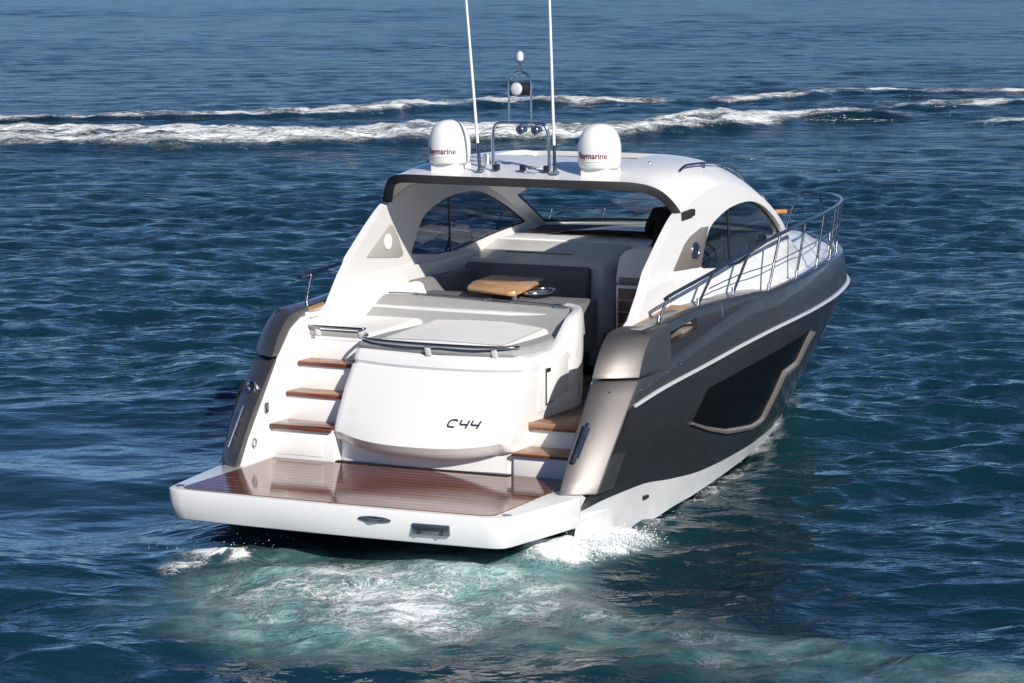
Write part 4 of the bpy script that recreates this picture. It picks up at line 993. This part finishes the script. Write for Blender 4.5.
# ---- side rails
RT = {1: [(2.01, 2.97, 2.105), (2.01, 3.2, 2.14), (2.007, 4.27, 2.248), (2.008, 5.34, 2.378), (1.99, 6.32, 2.464), (1.92, 7.16, 2.502), (1.76, 8.35, 2.513), (1.50, 9.6, 2.50), (1.20, 10.7, 2.47), (.90, 11.55, 2.44), (.55, 12.25, 2.42), (.22, 12.62, 2.40), (-.02, 12.74, 2.39), (-.12, 12.74, 2.30), (-.20, 12.66, 2.02), (-.22, 12.62, 1.86)],
      -1: [(-2.01, 2.80, 2.15), (-2.01, 3.2, 2.19), (-2.007, 4.27, 2.248), (-2.008, 5.34, 2.378), (-1.99, 6.32, 2.464), (-1.92, 7.16, 2.49), (-1.76, 8.35, 2.45), (-1.50, 9.6, 2.38), (-1.25, 10.5, 2.30), (-1.15, 10.8, 2.2), (-1.12, 10.85, 1.86)]}
ST = [(2.86, 1.87), (3.91, 1.93), (4.9, 1.94), (5.98, 1.87), (7.05, 1.91), (8.15, 1.93), (9.25, 1.93), (10.4, 1.91), (11.4, 1.88), (12.2, 1.84)]
for sg in (1, -1):
    path = catmull(RT[sg], 8)
    hr = part(tube(path, .0195, 10), 'guard_rail', M['dsteel'], smooth=60)
    arr = np.array(path)
    for i, (y, z) in enumerate(ST):
        if sg < 0 and y > 10.5: continue
        lean = .38 if i > 0 else .18
        k = int(np.argmin(abs(arr[:len(arr) if sg < 0 else -28, 1] - (y + lean)))); tp = arr[k]
        bx_ = (xr(y) - .15) * sg; 
        part(MB().add(tube([(bx_, y, z - .03), (bx_ * .999, y + .03, z + .08)], .020, 8)).add(tube([(bx_, y, z), tp], .0155, 8)), 'stanchion', M['dsteel'], hr, smooth=60)
    # lower wire
    mp_ = []
    for y in np.linspace(4.2, 12.3 if sg > 0 else 10.5, 40):
        k = int(np.argmin(abs(arr[:len(arr) if sg < 0 else -28, 1] - y))); zt = arr[k][2]; zd = np.interp(y, [s_[0] for s_ in ST], [s_[1] for s_ in ST])
        mp_.append((.5 * (arr[k][0] + sg * (xr(y) - .15)), y, .5 * (zt + zd)))
    part(tube(mp_, .006 if True else .01, 6), 'guard_wire', M['dsteel'], hr)
pole = part(tube([(-.335, 12.03, 2.168), (-.12, 12.35, 2.165)], .032, 12), 'boat_hook', M['orange'])
part(tube([(-.13, 12.34, 2.165), (.1, 12.62, 2.16), (.35, 12.55, 2.15)], .010, 8), 'hook_pole', M['dsteel'], pole)
# deck cleat, anchor locker line
part(MB().add(tube([(1.60, 7.55, 2.0), (1.58, 7.8, 2.0)], .016, 8)).add(tube([(1.60, 7.62, 1.9), (1.60, 7.62, 2.0)], .012, 6)).add(tube([(1.59, 7.72, 1.9), (1.59, 7.72, 2.0)], .012, 6)), 'deck_cleat', M['dsteel'], deck)

# ------------------------------------------------------------------ helmsman (mostly hidden behind the hardtop pillar)
def skin_body(name, joints, edges, mat):
    me = bpy.data.meshes.new(name); me.from_pydata([j[0] for j in joints], edges, [])
    o = bpy.data.objects.new(name, me); C.objects.link(o)
    sm = o.modifiers.new('skin', 'SKIN'); sm.use_smooth_shade = True
    for i, j in enumerate(joints):
        me.skin_vertices[0].data[i].radius = (j[1], j[1] if len(j) < 3 else j[2])
    me.skin_vertices[0].data[0].use_root = True
    ss = o.modifiers.new('sub', 'SUBSURF'); ss.levels = 2; ss.render_levels = 2
    dg = bpy.context.evaluated_depsgraph_get(); dg.update()
    nm = bpy.data.meshes.new_from_object(o.evaluated_get(dg)); o.modifiers.clear(); o.data = nm; bpy.data.meshes.remove(me)
    nm.materials.clear(); nm.materials.append(mat); nm.shade_smooth(); return o
px, py, pz = .76, 5.70, 1.345 + .16
J = [((0, 0, .92), .16), ((0, .02, 1.10), .155), ((0, .05, 1.30), .18), ((0, .08, 1.42), .13), ((0, .11, 1.50), .06), ((0, .13, 1.56), .055),
     ((-.19, .08, 1.40), .085), ((-.30, .16, 1.16), .06), ((-.17, .40, 1.05), .045), ((.19, .08, 1.40), .085), ((.30, .16, 1.16), .06), ((.18, .40, 1.05), .045),
     ((-.10, 0, .82), .11), ((-.12, .03, .48), .08), ((-.12, 0, .09), .05), ((-.12, .13, .05), .045), ((.10, 0, .82), .11), ((.12, .03, .48), .08), ((.12, 0, .09), .05), ((.12, .13, .05), .045)]
Ed = [(0, 1), (1, 2), (2, 3), (3, 4), (4, 5), (3, 6), (6, 7), (7, 8), (3, 9), (9, 10), (10, 11), (0, 12), (12, 13), (13, 14), (14, 15), (0, 16), (16, 17), (17, 18), (18, 19)]
person = skin_body('person', J, Ed, M['black_cloth'])
person.scale = (.96, .96, .96); person.rotation_euler = (0, R(9), 0); person.location = (px - .02, py, pz - .06); person['label'] = 'person in black clothing standing at the helm behind the hardtop pillar'; person['category'] = 'person'
hd = MB().add(sphere((0, .15, 1.66), .078, .098, .115, 20)).add(tube([(0, .12, 1.52), (0, .14, 1.60)], .05, 12)).add(sphere((0, .25, 1.645), .014, .022, .022, 8)).add(sphere((-.08, .145, 1.655), .012, .02, .03, 8)).add(sphere((.08, .145, 1.655), .012, .02, .03, 8))
part(hd, 'head', M['skin'], person, smooth=80)
part(MB().add(sphere((0, .135, 1.695), .086, .102, .10, 20)), 'hair', M['hair'], person, smooth=80)
for sg in (-1, 1):
    hb = MB().add(sphere((sg * .175, .45, 1.05), .035, .05, .022, 12))
    for i in range(4):
        x = sg * .175 + (i - 1.5) * .017; L_ = (.07, .08, .075, .06)[i]
        hb.add(tube([(x, .48, 1.055), (x, .48 + L_ * .55, 1.055), (x, .48 + L_ * .75, 1.03), (x, .48 + L_ * .6, 1.008)], [.009, .009, .008, .006], 8))
    hb.add(tube([(sg * .145, .43, 1.05), (sg * .12, .47, 1.045), (sg * .118, .50, 1.03)], [.012, .010, .008], 8))
    part(hb, 'hand', M['skin'], person, smooth=80)

# ------------------------------------------------------------------ spray
def spray(name, pts, sizes):
    V = []; F = []
    oc = np.array([(1, 0, 0), (-1, 0, 0), (0, 1, 0), (0, -1, 0), (0, 0, 1), (0, 0, -1)], float)
    of = [(0, 2, 4), (2, 1, 4), (1, 3, 4), (3, 0, 4), (2, 0, 5), (1, 2, 5), (3, 1, 5), (0, 3, 5)]
    for p, s_ in zip(pts, sizes):
        n = len(V); sc = s_ * rng.uniform(.6, 1.5, 3)
        V += [tuple(p + o_ * sc) for o_ in oc]; F += [tuple(k + n for k in f) for f in of]
    me = bpy.data.meshes.new(name); me.from_pydata(V, [], F); me.shade_smooth()
    me.materials.append(M['spray']); o = bpy.data.objects.new(name, me); C.objects.link(o); o['kind'] = 'stuff'; return o
M['spray'] = simple('spray_water', (.85, .88, .89), .5)
pts = []; sz = []
for i in range(5200):       # starboard quarter
    t = rng.random(); bx0 = 2.02 + .10 * rng.standard_normal() + .22 * t; by = .85 + .95 * t + .12 * rng.standard_normal()
    h = abs(rng.standard_normal()) * .11 * (1.2 - .7 * t); pts.append(np.array((bx0 + h * .6, by - h * .4, .05 + h))); sz.append(.0025 + .0065 * rng.random() ** 3)
for i in range(40):       # left lip of the wash
    t = rng.random(); x = -1.6 + 1.0 * t + .12 * rng.standard_normal(); y = -.6 + .7 * t + .12 * rng.standard_normal()
    pts.append(np.array((x, y, .10 + abs(rng.standard_normal()) * .07))); sz.append(.003 + .004 * rng.random() ** 3)
for i in range(60):       # along the starboard waterline
    y = 2 + 6 * rng.random() ** 1.5; x = np.interp(y, [2, 3.4, 4.4, 5.6, 7, 8.5], [2.0, 1.95, 1.87, 1.7, 1.42, 1.1]) + .10 * rng.standard_normal() + .03
    pts.append(np.array((x, y, .03 + abs(rng.standard_normal()) * .035))); sz.append(.0025 + .004 * rng.random() ** 2)
spray('hull_spray', pts, sz)
